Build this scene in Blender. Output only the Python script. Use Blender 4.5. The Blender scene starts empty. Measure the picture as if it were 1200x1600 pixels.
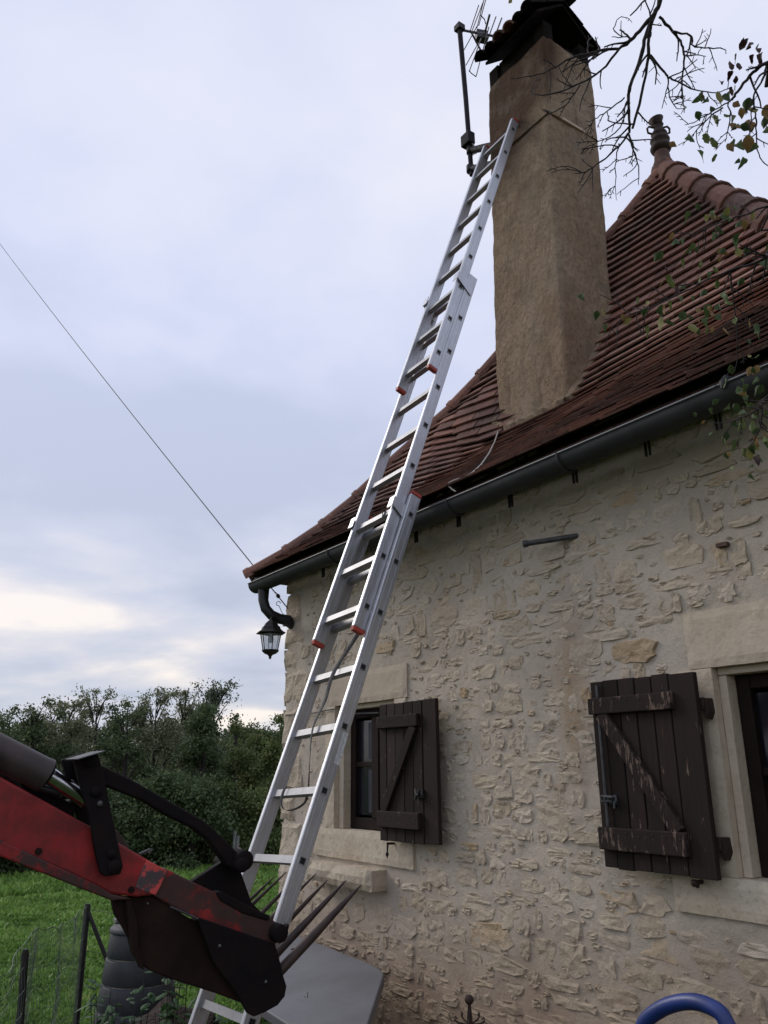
import bpy, math, random
import numpy as np
from mathutils import Vector, Matrix, noise
R = math.radians
rng = random.Random(7)
nrg = np.random.default_rng(7)
sc = bpy.context.scene
COL = sc.collection

# ------------------------------------------------------------------ camera
F, YAW, PITCH, ROLL = 1270.0, R(55.441), R(17.523), R(-0.4546)
fw = Vector((-math.sin(YAW)*math.cos(PITCH), math.cos(YAW)*math.cos(PITCH), math.sin(PITCH)))
rt = fw.cross(Vector((0, 0, 1))).normalized()
up = rt.cross(fw)
rt, up = math.cos(ROLL)*rt + math.sin(ROLL)*up, -math.sin(ROLL)*rt + math.cos(ROLL)*up
cam = bpy.data.cameras.new('camera')
cam.sensor_fit = 'VERTICAL'; cam.sensor_height = 24.0; cam.lens = F/1600*24.0
cam.clip_start = 0.05; cam.clip_end = 3000
co = bpy.data.objects.new('camera', cam); COL.objects.link(co)
co.matrix_world = Matrix(((rt.x, up.x, -fw.x, 0), (rt.y, up.y, -fw.y, 0), (rt.z, up.z, -fw.z, 0), (0, 0, 0, 1)))
sc.camera = co

def ray(px, py): return fw + rt*((px-600)/F) - up*((py-800)/F)
def aty(px, py, y): d = ray(px, py); return d*(y/d.y)
def atx(px, py, x): d = ray(px, py); return d*(x/d.x)
def atz(px, py, z): d = ray(px, py); return d*(z/d.z)
def atd(px, py, t): return ray(px, py)*t

# ------------------------------------------------------------------ light and sky
SUN_EL, SUN_AZ = R(33), R(114)      # azimuth counted from +Y towards -X
sdir = Vector((-math.sin(SUN_AZ)*math.cos(SUN_EL), math.cos(SUN_AZ)*math.cos(SUN_EL), math.sin(SUN_EL)))
w = bpy.data.worlds.new('World'); sc.world = w; w.use_nodes = True
nt = w.node_tree; nt.nodes.clear()
def NN(nt, t, **kw):
    n = nt.nodes.new(t)
    for k, v in kw.items(): setattr(n, k, v)
    return n
out = NN(nt, 'ShaderNodeOutputWorld')
sky = NN(nt, 'ShaderNodeTexSky'); sky.sky_type = 'NISHITA'; sky.sun_disc = False
sky.sun_elevation = SUN_EL; sky.sun_rotation = -SUN_AZ
bg1 = NN(nt, 'ShaderNodeBackground'); bg1.inputs['Strength'].default_value = 0.09
nt.links.new(sky.outputs[0], bg1.inputs['Color'])
tc = NN(nt, 'ShaderNodeTexCoord'); sep = NN(nt, 'ShaderNodeSeparateXYZ')
nt.links.new(tc.outputs['Generated'], sep.inputs[0])
def wm(op, a, b=None, c=None):
    m = NN(nt, 'ShaderNodeMath', operation=op)
    for i, v in enumerate((a, b, c)):
        if v is None: continue
        if isinstance(v, (int, float)): m.inputs[i].default_value = v
        else: nt.links.new(v, m.inputs[i])
    return m.outputs[0]
zc = wm('ADD', wm('MAXIMUM', sep.outputs[2], 0.0), 0.16)
cx = wm('DIVIDE', sep.outputs[0], zc); cy = wm('DIVIDE', sep.outputs[1], zc)
cmb = NN(nt, 'ShaderNodeCombineXYZ'); nt.links.new(cx, cmb.inputs[0]); nt.links.new(cy, cmb.inputs[1])
def wnoise(scale, det, rough, off, dist=0.0):
    mp = NN(nt, 'ShaderNodeMapping'); mp.inputs['Location'].default_value = off
    nt.links.new(cmb.outputs[0], mp.inputs[0])
    n = NN(nt, 'ShaderNodeTexNoise'); n.inputs['Scale'].default_value = scale
    n.inputs['Detail'].default_value = det; n.inputs['Roughness'].default_value = rough
    n.inputs['Distortion'].default_value = dist
    nt.links.new(mp.outputs[0], n.inputs['Vector']); return n.outputs[0]
def wramp(src, stops):
    r = NN(nt, 'ShaderNodeValToRGB'); e = r.color_ramp.elements
    while len(e) < len(stops): e.new(0.5)
    for i, (p, c) in enumerate(stops): e[i].position = p; e[i].color = (*c, 1)
    nt.links.new(src, r.inputs[0]); return r.outputs[0]
n1 = wnoise(0.75, 5, 0.45, (3.1, 1.4, 0), 0.2)
n2 = wnoise(1.9, 7, 0.52, (9.0, 2.0, 0), 0.2)
nmix = wm('ADD', wm('MULTIPLY', n1, 0.62), wm('MULTIPLY', n2, 0.38))
zw = wm('ADD', sep.outputs[2], wm('MULTIPLY', wm('SUBTRACT', n1, 0.5), 0.35))
def layer(c, wd, amp):
    q = wm('DIVIDE', wm('SUBTRACT', zw, c), wd); return wm('MULTIPLY', wm('EXPONENT', wm('MULTIPLY', wm('MULTIPLY', q, q), -1.0)), amp)
nmix = wm('ADD', nmix, wm('ADD', layer(0.50, 0.10, 0.02), wm('ADD', layer(0.33, 0.07, -0.075), layer(0.205, 0.028, 0.045))))
nmix = wm('ADD', 0.5, wm('MULTIPLY', wm('SUBTRACT', nmix, 0.5), 1.18))
ccol = wramp(nmix, [(0.36, (0.47, 0.515, 0.665)), (0.47, (0.535, 0.575, 0.735)), (0.55, (0.61, 0.635, 0.765)), (0.66, (0.72, 0.715, 0.785))])
hcol = wramp(nmix, [(0.38, (0.385, 0.42, 0.52)), (0.46, (0.46, 0.485, 0.58)), (0.53, (0.56, 0.555, 0.605)), (0.61, (0.80, 0.73, 0.68))])
hz = NN(nt, 'ShaderNodeMapRange'); hz.inputs['From Min'].default_value = 0.10; hz.inputs['From Max'].default_value = 0.50
nt.links.new(sep.outputs[2], hz.inputs[0])
mx = NN(nt, 'ShaderNodeMix', data_type='RGBA'); nt.links.new(hz.outputs[0], mx.inputs[0])
nt.links.new(hcol, mx.inputs[6]); nt.links.new(ccol, mx.inputs[7])
bg2 = NN(nt, 'ShaderNodeBackground'); bg2.inputs['Strength'].default_value = 1.12
nt.links.new(mx.outputs[2], bg2.inputs['Color'])
ms = NN(nt, 'ShaderNodeMixShader'); ms.inputs[0].default_value = 0.92
nt.links.new(bg1.outputs[0], ms.inputs[1]); nt.links.new(bg2.outputs[0], ms.inputs[2])
nt.links.new(ms.outputs[0], out.inputs[0])
sun = bpy.data.lights.new('sun', 'SUN'); sun.energy = 1.15; sun.angle = R(22); sun.color = (1.0, 0.93, 0.84)
so = bpy.data.objects.new('sun', sun); COL.objects.link(so)
so.rotation_euler = (-sdir).to_track_quat('-Z', 'Y').to_euler()
sc.view_settings.view_transform = 'Standard'; sc.view_settings.look = 'None'
sc.view_settings.gamma = 1.0; sc.view_settings.use_curve_mapping = False
sc.view_settings.exposure = 0.22

# ------------------------------------------------------------------ mesh helpers
ORG = {}
class MB:
    def __init__(s): s.v = []; s.f = []; s.sm = []; s.r = []
    def add(s, vs, fs, smooth=False, rnd=None):
        b = len(s.v); s.v += [tuple(v) for v in vs]
        s.f += [tuple(i+b for i in f) for f in fs]; s.sm += [smooth]*len(fs)
        r = rng.random() if rnd is None else rnd
        s.r += [r]*len(vs); return s
    def hexa(s, c8, rnd=None):      # c8: bottom 4 ccw, top 4
        return s.add(c8, [(3,2,1,0),(4,5,6,7),(0,1,5,4),(1,2,6,5),(2,3,7,6),(3,0,4,7)], False, rnd)
    def box(s, c, hx, hy=None, hz=None, rnd=None):   # half vectors or half sizes
        c = Vector(c)
        if hy is None: hx, hy, hz = Vector((hx[0],0,0)), Vector((0,hx[1],0)), Vector((0,0,hx[2]))
        q = [c-hx-hy-hz, c+hx-hy-hz, c+hx+hy-hz, c-hx+hy-hz]
        return s.hexa(q+[p+2*hz for p in q], rnd)
    def span(s, a, b, rnd=None):
        a, b = Vector(a), Vector(b); return s.box((a+b)/2, [abs(x)/2 for x in (b-a)], rnd=rnd)
    def bar(s, a, b, w, t, side, rnd=None):          # bar a->b, width w along side, thickness t
        a, b, side = Vector(a), Vector(b), Vector(side)
        d = (b-a).normalized(); side = (side - d*side.dot(d)).normalized(); n = d.cross(side)
        return s.box((a+b)/2, (b-a)/2, side*w/2, n*t/2, rnd)
    def prism(s, poly, ext, rnd=None):               # polygon (3-D points) pushed along ext
        ext = Vector(ext); n = len(poly); p = [Vector(q) for q in poly]
        nrm = Vector((0,0,0))
        for i in range(n): nrm += p[i].cross(p[(i+1) % n])
        if nrm.dot(ext) > 0: p = p[::-1]
        v = p + [q+ext for q in p]
        fs = [tuple(range(n)), tuple(range(2*n-1, n-1, -1))] + [((i+1) % n, i, n+i, n+(i+1) % n) for i in range(n)]
        return s.add(v, fs, False, rnd)
    def tube(s, pts, rad, n=8, rnd=None, cap=True, smooth=True):
        pts = [Vector(p) for p in pts]
        if isinstance(rad, (int, float)): rad = [rad]*len(pts)
        vs = []; t0 = (pts[1]-pts[0]).normalized()
        a = t0.orthogonal().normalized()
        for i, p in enumerate(pts):
            t = (pts[min(i+1, len(pts)-1)] - pts[max(i-1, 0)])
            t = t.normalized() if t.length > 1e-9 else t0
            a = (a - t*a.dot(t)); a = a.normalized() if a.length > 1e-6 else t.orthogonal().normalized()
            b = t.cross(a)
            for k in range(n):
                th = 2*math.pi*k/n; vs.append(p + (a*math.cos(th)+b*math.sin(th))*rad[i])
        fs = [(i*n+k, i*n+(k+1) % n, (i+1)*n+(k+1) % n, (i+1)*n+k) for i in range(len(pts)-1) for k in range(n)]
        s.add(vs, fs, smooth, rnd)
        if cap:
            m = len(pts)-1; r = s.r[-1]
            s.add(vs[:n], [tuple(range(n-1, -1, -1))], False, r); s.add(vs[m*n:], [tuple(range(n))], False, r)
        return s
    def lathe(s, c, prof, axis=(0,0,1), n=20, smooth=True, rnd=None):  # prof: (r, h)
        c, ax = Vector(c), Vector(axis).normalized(); a = ax.orthogonal().normalized(); b = ax.cross(a)
        vs = [c + ax*h + (a*math.cos(2*math.pi*k/n)+b*math.sin(2*math.pi*k/n))*max(r, 1e-4) for r, h in prof for k in range(n)]
        fs = [(i*n+k, i*n+(k+1) % n, (i+1)*n+(k+1) % n, (i+1)*n+k) for i in range(len(prof)-1) for k in range(n)]
        return s.add(vs, fs, smooth, rnd)
def npmesh(name, v, f, rnd=None, smooth=False):
    v = np.asarray(v, np.float32); f = np.asarray(f, np.int32)
    m = bpy.data.meshes.new(name); k = f.shape[1]
    m.vertices.add(len(v)); m.vertices.foreach_set('co', v.ravel())
    m.loops.add(f.size); m.loops.foreach_set('vertex_index', f.ravel())
    m.polygons.add(len(f)); m.polygons.foreach_set('loop_start', np.arange(0, f.size, k, dtype=np.int32))
    if smooth: m.polygons.foreach_set('use_smooth', np.ones(len(f), bool))
    if rnd is not None:
        a = m.attributes.new('rnd', 'FLOAT', 'POINT'); a.data.foreach_set('value', np.asarray(rnd, np.float32))
    m.update(calc_edges=True); return m
def link(name, me, m, parent=None):
    o = bpy.data.objects.new(name, me); COL.objects.link(o)
    if m: me.materials.append(m)
    if parent is not None: o.parent = parent
    return o
def obj(name, mb, m, parent=None, bevel=0.0, org=None, label=None):
    """one mesh object; all shapes are given in world metres"""
    if parent is not None: o0 = ORG[parent.name]
    else: o0 = Vector(org) if org is not None else Vector((0, 0, 0))
    me = bpy.data.meshes.new(name)
    me.from_pydata([(a-o0.x, b-o0.y, c-o0.z) for a, b, c in mb.v], [], mb.f)
    me.polygons.foreach_set('use_smooth', mb.sm)
    at = me.attributes.new('rnd', 'FLOAT', 'POINT'); at.data.foreach_set('value', mb.r)
    o = link(name, me, m, parent); ORG[o.name] = o0
    if parent is None: o.location = o0
    if bevel:
        b = o.modifiers.new('bevel', 'BEVEL'); b.width = bevel; b.segments = 2; b.limit_method = 'ANGLE'; b.angle_limit = R(40)
    if label: o['label'] = label
    return o
def thing(name, label, cat, loc=(0, 0, 0), group=None):
    o = bpy.data.objects.new(name, None); COL.objects.link(o); o.location = loc; o.empty_display_size = 0.1
    ORG[o.name] = Vector(loc); o['label'] = label; o['category'] = cat
    if group: o['group'] = group
    return o
def tag(o, label, cat, group=None, kind=None):
    o['label'] = label; o['category'] = cat
    if group: o['group'] = group
    if kind: o['kind'] = kind
    return o
def ysort(a): return a

# ------------------------------------------------------------------ materials
class G:
    def __init__(s, name):
        s.m = bpy.data.materials.new(name); s.m.use_nodes = True; s.nt = s.m.node_tree
        s.b = s.nt.nodes['Principled BSDF']; s.tc = s.nt.nodes.new('ShaderNodeTexCoord'); s.co = s.tc.outputs['Object']
        s.bump = None
    def n(s, t, **kw): return NN(s.nt, t, **kw)
    def L(s, a, b): s.nt.links.new(a, b)
    def map(s, scale=(1,1,1), loc=(0,0,0), rot=(0,0,0)):
        mp = s.n('ShaderNodeMapping'); mp.inputs['Scale'].default_value = scale; mp.inputs['Location'].default_value = loc
        mp.inputs['Rotation'].default_value = rot; s.L(s.co, mp.inputs[0]); return mp.outputs[0]
    def noise(s, scale, det=4, rough=0.55, vec=None, dist=0.0):
        n = s.n('ShaderNodeTexNoise'); n.inputs['Scale'].default_value = scale; n.inputs['Detail'].default_value = det
        n.inputs['Roughness'].default_value = rough; n.inputs['Distortion'].default_value = dist
        s.L(vec if vec is not None else s.co, n.inputs['Vector']); return n.outputs[0]
    def vor(s, scale, feat='F1', vec=None, out=0, rand=1.0):
        n = s.n('ShaderNodeTexVoronoi', feature=feat); n.inputs['Scale'].default_value = scale
        n.inputs['Randomness'].default_value = rand
        s.L(vec if vec is not None else s.co, n.inputs['Vector']); return n.outputs[out]
    def ramp(s, src, stops, interp='LINEAR'):
        r = s.n('ShaderNodeValToRGB'); r.color_ramp.interpolation = interp; e = r.color_ramp.elements
        while len(e) < len(stops): e.new(0.5)
        for i, (p, c) in enumerate(stops):
            e[i].position = p; e[i].color = (c, c, c, 1) if isinstance(c, (int, float)) else (*c, 1)
        s.L(src, r.inputs[0]); return r.outputs[0]
    def mix(s, f, a, b, mode='MIX'):
        m = s.n('ShaderNodeMix', data_type='RGBA', blend_type=mode)
        for i, v in ((0, f), (6, a), (7, b)):
            if isinstance(v, (int, float)): m.inputs[i].default_value = v if i == 0 else (v, v, v, 1)
            elif isinstance(v, tuple): m.inputs[i].default_value = (*v, 1)
            else: s.L(v, m.inputs[i])
        return m.outputs[2]
    def math(s, op, a, b=None, c=None):
        m = s.n('ShaderNodeMath', operation=op)
        for i, v in enumerate((a, b, c)):
            if v is None: continue
            if isinstance(v, (int, float)): m.inputs[i].default_value = v
            else: s.L(v, m.inputs[i])
        return m.outputs[0]
    def attr(s, name='rnd'): a = s.n('ShaderNodeAttribute'); a.attribute_name = name; return a.outputs['Fac']
    def orand(s): return s.n('ShaderNodeObjectInfo').outputs['Random']
    def xyz(s): q = s.n('ShaderNodeSeparateXYZ'); s.L(s.co, q.inputs[0]); return q.outputs
    def bp(s, h, strength=0.4, dist=0.01):
        b = s.n('ShaderNodeBump'); b.inputs['Strength'].default_value = strength; b.inputs['Distance'].default_value = dist
        s.L(h, b.inputs['Height'])
        if s.bump is not None: s.L(s.bump, b.inputs['Normal'])
        s.bump = b.outputs[0]; s.L(s.bump, s.b.inputs['Normal']); return s
    def fin(s, col=None, rough=0.8, metal=0.0, spec=None, coat=None):
        for k, v in (('Base Color', col), ('Roughness', rough), ('Metallic', metal), ('Specular IOR Level', spec), ('Coat Weight', coat)):
            if v is None: continue
            if isinstance(v, tuple): s.b.inputs[k].default_value = (*v, 1)
            elif isinstance(v, (int, float)): s.b.inputs[k].default_value = v
            else: s.L(v, s.b.inputs[k])
        return s.m
M = {}
def simple(name, c1, c2, scale=8, rough=0.6, metal=0.0, bump=0.1, bd=0.002, r2=None, spec=None):
    g = G(name); n = g.noise(scale, 6, 0.6); col = g.ramp(n, [(0.35, c1), (0.65, c2)])
    rr = rough if r2 is None else g.ramp(n, [(0.3, rough), (0.7, r2)])
    if bump: g.bp(g.noise(scale*6, 4, 0.6), bump, bd)
    M[name] = g.fin(col, rr, metal, spec); return M[name]

# lime mortar between the stones
g = G('mortar'); x, y, z = g.xyz()
c = g.ramp(g.noise(1.6, 6, 0.6), [(0.3, (0.42, 0.36, 0.295)), (0.5, (0.50, 0.44, 0.362)), (0.72, (0.57, 0.505, 0.42))])
c = g.mix(g.ramp(g.noise(7, 6, 0.65), [(0.42, 0.0), (0.75, 0.55)]), c, (0.55, 0.475, 0.38))
c = g.mix(g.ramp(g.noise(28, 5, 0.7), [(0.33, 0.30), (0.5, 0.0)]), c, (0.31, 0.255, 0.2))
streak = g.math('MULTIPLY', g.ramp(g.math('ADD', g.math('ABSOLUTE', g.math('ADD', x, -0.10)), g.math('MULTIPLY', g.noise(6, 4), 0.14)), [(0.07, 1.0), (0.20, 0.0)]),
                g.ramp(g.math('ADD', g.math('ABSOLUTE', g.math('ADD', z, -1.95)), g.math('MULTIPLY', g.noise(4, 3), 0.4)), [(0.35, 1.0), (0.7, 0.0)]))
c = g.mix(g.math('MULTIPLY', streak, 0.6), c, (0.33, 0.20, 0.10))
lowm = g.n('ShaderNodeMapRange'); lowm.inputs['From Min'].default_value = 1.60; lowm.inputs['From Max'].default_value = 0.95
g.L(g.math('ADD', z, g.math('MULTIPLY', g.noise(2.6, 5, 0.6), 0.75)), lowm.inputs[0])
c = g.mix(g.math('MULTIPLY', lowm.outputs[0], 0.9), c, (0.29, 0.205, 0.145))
g.bp(g.noise(45, 6, 0.7), 0.6, 0.012); g.bp(g.noise(160, 4, 0.7), 0.5, 0.004)
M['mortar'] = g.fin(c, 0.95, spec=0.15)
# limestone rubble
g = G('limestone'); r = g.attr()
c = g.ramp(r, [(0.0, (0.46, 0.375, 0.27)), (0.25, (0.56, 0.475, 0.36)), (0.5, (0.51, 0.425, 0.32)), (0.75, (0.61, 0.53, 0.42)), (0.95, (0.56, 0.46, 0.33)), (1.0, (0.48, 0.34, 0.20))])
c = g.mix(g.ramp(g.noise(9, 6, 0.65), [(0.4, 0.0), (0.7, 0.6)]), c, (0.58, 0.505, 0.405))
c = g.mix(g.ramp(g.noise(22, 6, 0.7), [(0.30, 0.4), (0.48, 0.0)]), c, (0.33, 0.26, 0.18))
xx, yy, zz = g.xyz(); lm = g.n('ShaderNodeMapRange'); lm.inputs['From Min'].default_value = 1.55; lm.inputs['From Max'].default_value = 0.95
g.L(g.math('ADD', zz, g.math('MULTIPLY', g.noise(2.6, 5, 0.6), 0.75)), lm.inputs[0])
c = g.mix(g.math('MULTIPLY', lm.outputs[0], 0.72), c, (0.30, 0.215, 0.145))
g.bp(g.noise(26, 7, 0.72, dist=0.6), 0.7, 0.022); g.bp(g.vor(38, 'F1'), 0.4, 0.008); g.bp(g.noise(150, 4, 0.7), 0.5, 0.005)
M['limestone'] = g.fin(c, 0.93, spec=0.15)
# sawn pale stone round the windows
g = G('dressed_stone'); r = g.attr()
c = g.ramp(g.noise(5, 6, 0.6), [(0.3, (0.50, 0.42, 0.31)), (0.7, (0.60, 0.53, 0.42))])
c = g.mix(g.ramp(g.noise(40, 5, 0.7), [(0.32, 0.6), (0.48, 0.0)]), c, (0.36, 0.285, 0.19))
c = g.mix(g.math('MULTIPLY', r, 0.8), c, (0.50, 0.42, 0.325))
g.bp(g.noise(60, 6, 0.7), 0.45, 0.008); g.bp(g.noise(9, 3), 0.5, 0.02)
M['dressed_stone'] = g.fin(c, 0.92, spec=0.15)
# chimney render
g = G('render_coat'); x, y, z = g.xyz(); dv = g.map((14, 14, 5), rot=(0, R(28), 0))
c = g.ramp(g.noise(2.2, 6, 0.65), [(0.28, (0.29, 0.205, 0.135)), (0.5, (0.39, 0.29, 0.195)), (0.72, (0.48, 0.375, 0.265))])
c = g.mix(g.ramp(g.noise(30, 6, 0.75), [(0.4, 0.5), (0.56, 0.0)]), c, (0.185, 0.13, 0.085))
c = g.mix(g.ramp(g.noise(3.2, 6, 0.7, g.map((1, 1, 0.28), loc=(4, 2, 0))), [(0.50, 0.0), (0.68, 0.45)]), c, (0.37, 0.315, 0.25))
c = g.mix(g.ramp(g.noise(6, 6, 0.7, g.map((1, 1, 0.15), loc=(9, 1, 3))), [(0.54, 0.0), (0.70, 0.6)]), c, (0.155, 0.115, 0.085))
soot = g.n('ShaderNodeMapRange'); soot.inputs['From Min'].default_value = 6.05; soot.inputs['From Max'].default_value = 6.55
g.L(g.math('ADD', z, g.math('ADD', g.math('MULTIPLY', g.noise(2.5, 5, 0.6), 0.7), g.math('ADD', g.math('MULTIPLY', g.math('ADD', x, 0.75), -0.7), g.math('MULTIPLY', g.math('ADD', y, 1.08), -3.2)))), soot.inputs[0])
c = g.mix(g.math('MULTIPLY', soot.outputs[0], 0.9), c, (0.085, 0.048, 0.032))
edge = g.ramp(g.noise(5, 5, 0.7), [(0.52, 0.0), (0.66, 0.5)]); c = g.mix(edge, c, (0.22, 0.18, 0.135))
g.bp(g.noise(1.0, 6, 0.65, dv), 1.0, 0.06); g.bp(g.noise(50, 6, 0.75), 0.9, 0.018)
M['render_coat'] = g.fin(c, 0.95, spec=0.1)
# clay tiles
def clay(name, lich):
    g = G(name); r = g.attr()
    c = g.ramp(r, [(0.0, (0.084, 0.053, 0.046)), (0.3, (0.140, 0.076, 0.060)), (0.6, (0.195, 0.097, 0.073)), (0.85, (0.257, 0.122, 0.088)), (1.0, (0.302, 0.174, 0.134))])
    c = g.mix(g.ramp(g.noise(1.3, 5, 0.65), [(0.36, 0.6), (0.55, 0.0)]), c, (0.060, 0.041, 0.038))
    c = g.mix(g.ramp(g.noise(18, 5, 0.7), [(0.5, 0.0), (0.75, lich)]), c, (0.20, 0.155, 0.125))
    c = g.mix(g.ramp(g.noise(33, 4, 0.7), [(0.60, 0.0), (0.70, lich)]), c, (0.30, 0.27, 0.235))
    c = g.mix(g.ramp(g.noise(26, 5, 0.7), [(0.3, 0.6), (0.45, 0.0)]), c, (0.040, 0.030, 0.028))
    g.bp(g.noise(40, 6, 0.7), 0.5, 0.006); return g.fin(c, 0.88, spec=0.2)
M['clay'] = clay('clay', 0.55); M['clay_hip'] = clay('clay_hip', 0.6)
simple('soot_shade_black', (0.009, 0.008, 0.007), (0.018, 0.013, 0.011), 12, 1.0, 0, 0.3, 0.01, None, 0.05)  # chimney soot; on the window backing it stands for the unlit room
# metals
g = G('zinc'); c = g.ramp(g.noise(6, 5, 0.6), [(0.3, (0.022, 0.023, 0.0235)), (0.7, (0.042, 0.044, 0.044))])
M['zinc'] = g.fin(c, g.ramp(g.noise(9, 4), [(0.3, 0.6), (0.7, 0.8)]), 0.0, 0.3)
M['zinc_bead'] = G('zinc_bead').fin((0.13, 0.135, 0.14), 0.5, 0.6)
g = G('aluminium'); v = g.map((60, 60, 3)); n = g.noise(3, 5, 0.6, v)
c = g.mix(g.ramp(g.noise(5, 5, 0.65), [(0.4, 0.0), (0.7, 0.6)]), (0.52, 0.53, 0.555), (0.40, 0.40, 0.415))
g.bp(n, 0.06, 0.002); M['aluminium'] = g.fin(c, g.ramp(n, [(0.3, 0.30), (0.7, 0.48)]), 0.78)
simple('rung_metal', (0.36, 0.36, 0.375), (0.29, 0.29, 0.30), 14, 0.5, 0.7, 0.05, 0.002)
simple('dark_hole', (0.01, 0.01, 0.011), (0.016, 0.016, 0.017), 8, 0.9, 0, 0)
simple('orange_plastic', (0.42, 0.055, 0.03), (0.30, 0.035, 0.022), 12, 0.5, 0, 0.1)
simple('black_iron', (0.012, 0.012, 0.013), (0.034, 0.030, 0.028), 25, 0.55, 0.3, 0.25, 0.003, 0.75)
simple('black_plastic', (0.010, 0.010, 0.012), (0.02, 0.02, 0.022), 9, 0.5, 0, 0.1)
simple('grey_iron', (0.055, 0.058, 0.062), (0.10, 0.10, 0.10), 25, 0.6, 0.5, 0.2, 0.003)
simple('grey_paint_steel', (0.016, 0.014, 0.019), (0.030, 0.027, 0.033), 20, 0.75, 0.0, 0.1, 0.002, None, 0.15)
simple('antenna_metal', (0.10, 0.09, 0.105), (0.17, 0.16, 0.175), 20, 0.5, 0.5, 0.0)
simple('chrome', (0.55, 0.55, 0.58), (0.38, 0.38, 0.40), 14, 0.2, 1.0, 0.02)
# shutter wood, peeling brown paint
def wood(name, peel):
    g = G(name); v = g.map((30, 30, 1.6)); gr = g.noise(3, 6, 0.6, v)
    c = g.mix(g.attr(), (0.017, 0.0115, 0.0100), (0.046, 0.031, 0.0255))
    c = g.mix(g.ramp(gr, [(0.35, 0.5), (0.6, 0.0)]), c, (0.012, 0.009, 0.008))
    pn = g.math('ADD', g.math('MULTIPLY', g.noise(2.0, 6, 0.7, g.map((26, 26, 4))), 0.7), g.math('MULTIPLY', g.noise(14, 4, 0.6), 0.3))
    c = g.mix(g.ramp(pn, [(peel, 0.0), (peel+0.03, 0.85)]), c, (0.19, 0.135, 0.105))
    g.bp(gr, 0.4, 0.004); g.bp(pn, 0.25, 0.003)
    return g.fin(c, g.ramp(gr, [(0.3, 0.65), (0.7, 0.9)]), spec=0.16)
M['shutter_wood'] = wood('shutter_wood', 0.61); M['shutter_worn'] = wood('shutter_worn', 0.535)
simple('window_wood', (0.012, 0.007, 0.006), (0.022, 0.012, 0.010), 10, 0.7, 0, 0.2, 0.002, None, 0.15)
g = G('window_glass'); M['window_glass'] = g.fin(g.ramp(g.noise(3, 3), [(0.3, (0.008, 0.009, 0.012)), (0.7, (0.016, 0.018, 0.024))]), 0.08, spec=0.5)
g = G('curtain'); M['curtain'] = g.fin(g.ramp(g.noise(1.5, 4, 0.6, g.map((30, 30, 4))), [(0.3, (0.030, 0.034, 0.043)), (0.7, (0.055, 0.061, 0.075))]), 0.9)
# loader paint
def redpaint(name, wear, dark):
    g = G(name); c = g.ramp(g.noise(3, 5, 0.6), [(0.3, (0.25, 0.015, 0.016)), (0.6, (0.37, 0.023, 0.022)), (0.8, (0.44, 0.05, 0.042))])
    c = g.mix(g.ramp(g.noise(7, 6, 0.7), [(0.42, dark), (0.6, 0.0)]), c, (0.05, 0.014, 0.013))
    c = g.mix(g.ramp(g.noise(5, 7, 0.7, dist=0.5), [(wear, 0.0), (wear+0.03, 0.9)]), c, (0.045, 0.026, 0.022))
    c = g.mix(g.ramp(g.noise(60, 4, 0.7), [(0.66, 0.0), (0.7, 0.5)]), c, (0.11, 0.05, 0.04))
    g.bp(g.noise(30, 5, 0.65), 0.2, 0.004); return g.fin(c, g.ramp(g.noise(9, 4), [(0.3, 0.42), (0.7, 0.7)]), spec=0.4)
M['red_paint'] = redpaint('red_paint', 0.63, 0.55); M['worn_red'] = redpaint('worn_red', 0.47, 0.9); M['nose_red'] = redpaint('nose_red', 0.45, 0.9)
g = G('bright_red'); c = g.ramp(g.noise(8, 5, 0.6), [(0.3, (0.50, 0.05, 0.045)), (0.7, (0.66, 0.09, 0.08))]); c = g.mix(g.ramp(g.noise(9, 6, 0.65), [(0.54, 0.0), (0.57, 1.0)]), c, (0.07, 0.05, 0.055)); c = g.mix(g.ramp(g.noise(22, 5, 0.7), [(0.55, 0.0), (0.62, 0.8)]), c, (0.26, 0.025, 0.023)); M['bright_red'] = g.fin(c, 0.55)
simple('rusty_plate', (0.014, 0.0075, 0.0065), (0.030, 0.0165, 0.0125), 6, 0.8, 0.0, 0.35, 0.004, 0.95, 0.15)
simple('dark_steel', (0.0055, 0.0045, 0.0055), (0.0150, 0.0095, 0.0095), 12, 0.7, 0.0, 0.3, 0.004, 0.9, 0.15)
simple('tine_steel', (0.026, 0.017, 0.015), (0.070, 0.043, 0.036), 14, 0.5, 0.3, 0.2, 0.003, 0.65)
simple('cylinder_paint', (0.035, 0.026, 0.026), (0.07, 0.052, 0.048), 10, 0.45, 0.3, 0.15, 0.003, 0.6)
# vegetation
def leafmat(name, stops, trans=0.15, rough=0.55):
    g = G(name); c = g.ramp(g.attr(), stops); c = g.mix(g.ramp(g.noise(30, 3), [(0.45, 0.0), (0.75, 0.4)]), c, tuple(v*0.55 for v in stops[0][1]))
    m = g.fin(c, rough, spec=0.2)
    t = g.n('ShaderNodeBsdfTranslucent'); g.L(c, t.inputs[0]); mxs = g.n('ShaderNodeMixShader'); mxs.inputs[0].default_value = trans
    o = [n for n in g.nt.nodes if n.type == 'OUTPUT_MATERIAL'][0]
    g.L(g.b.outputs[0], mxs.inputs[1]); g.L(t.outputs[0], mxs.inputs[2]); g.L(mxs.outputs[0], o.inputs[0]); M[name] = m; return m
leafmat('grass_blade', [(0.0, (0.0820, 0.1512, 0.0345)), (0.45, (0.1503, 0.2688, 0.0554)), (0.8, (0.2323, 0.3808, 0.0862)), (1.0, (0.3826, 0.4256, 0.1725))], 0.25)
leafmat('dark_green', [(0.0, (0.0450, 0.0734, 0.0289)), (0.6, (0.1013, 0.1423, 0.0618)), (1.0, (0.1913, 0.2372, 0.1134))], 0.28)
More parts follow.
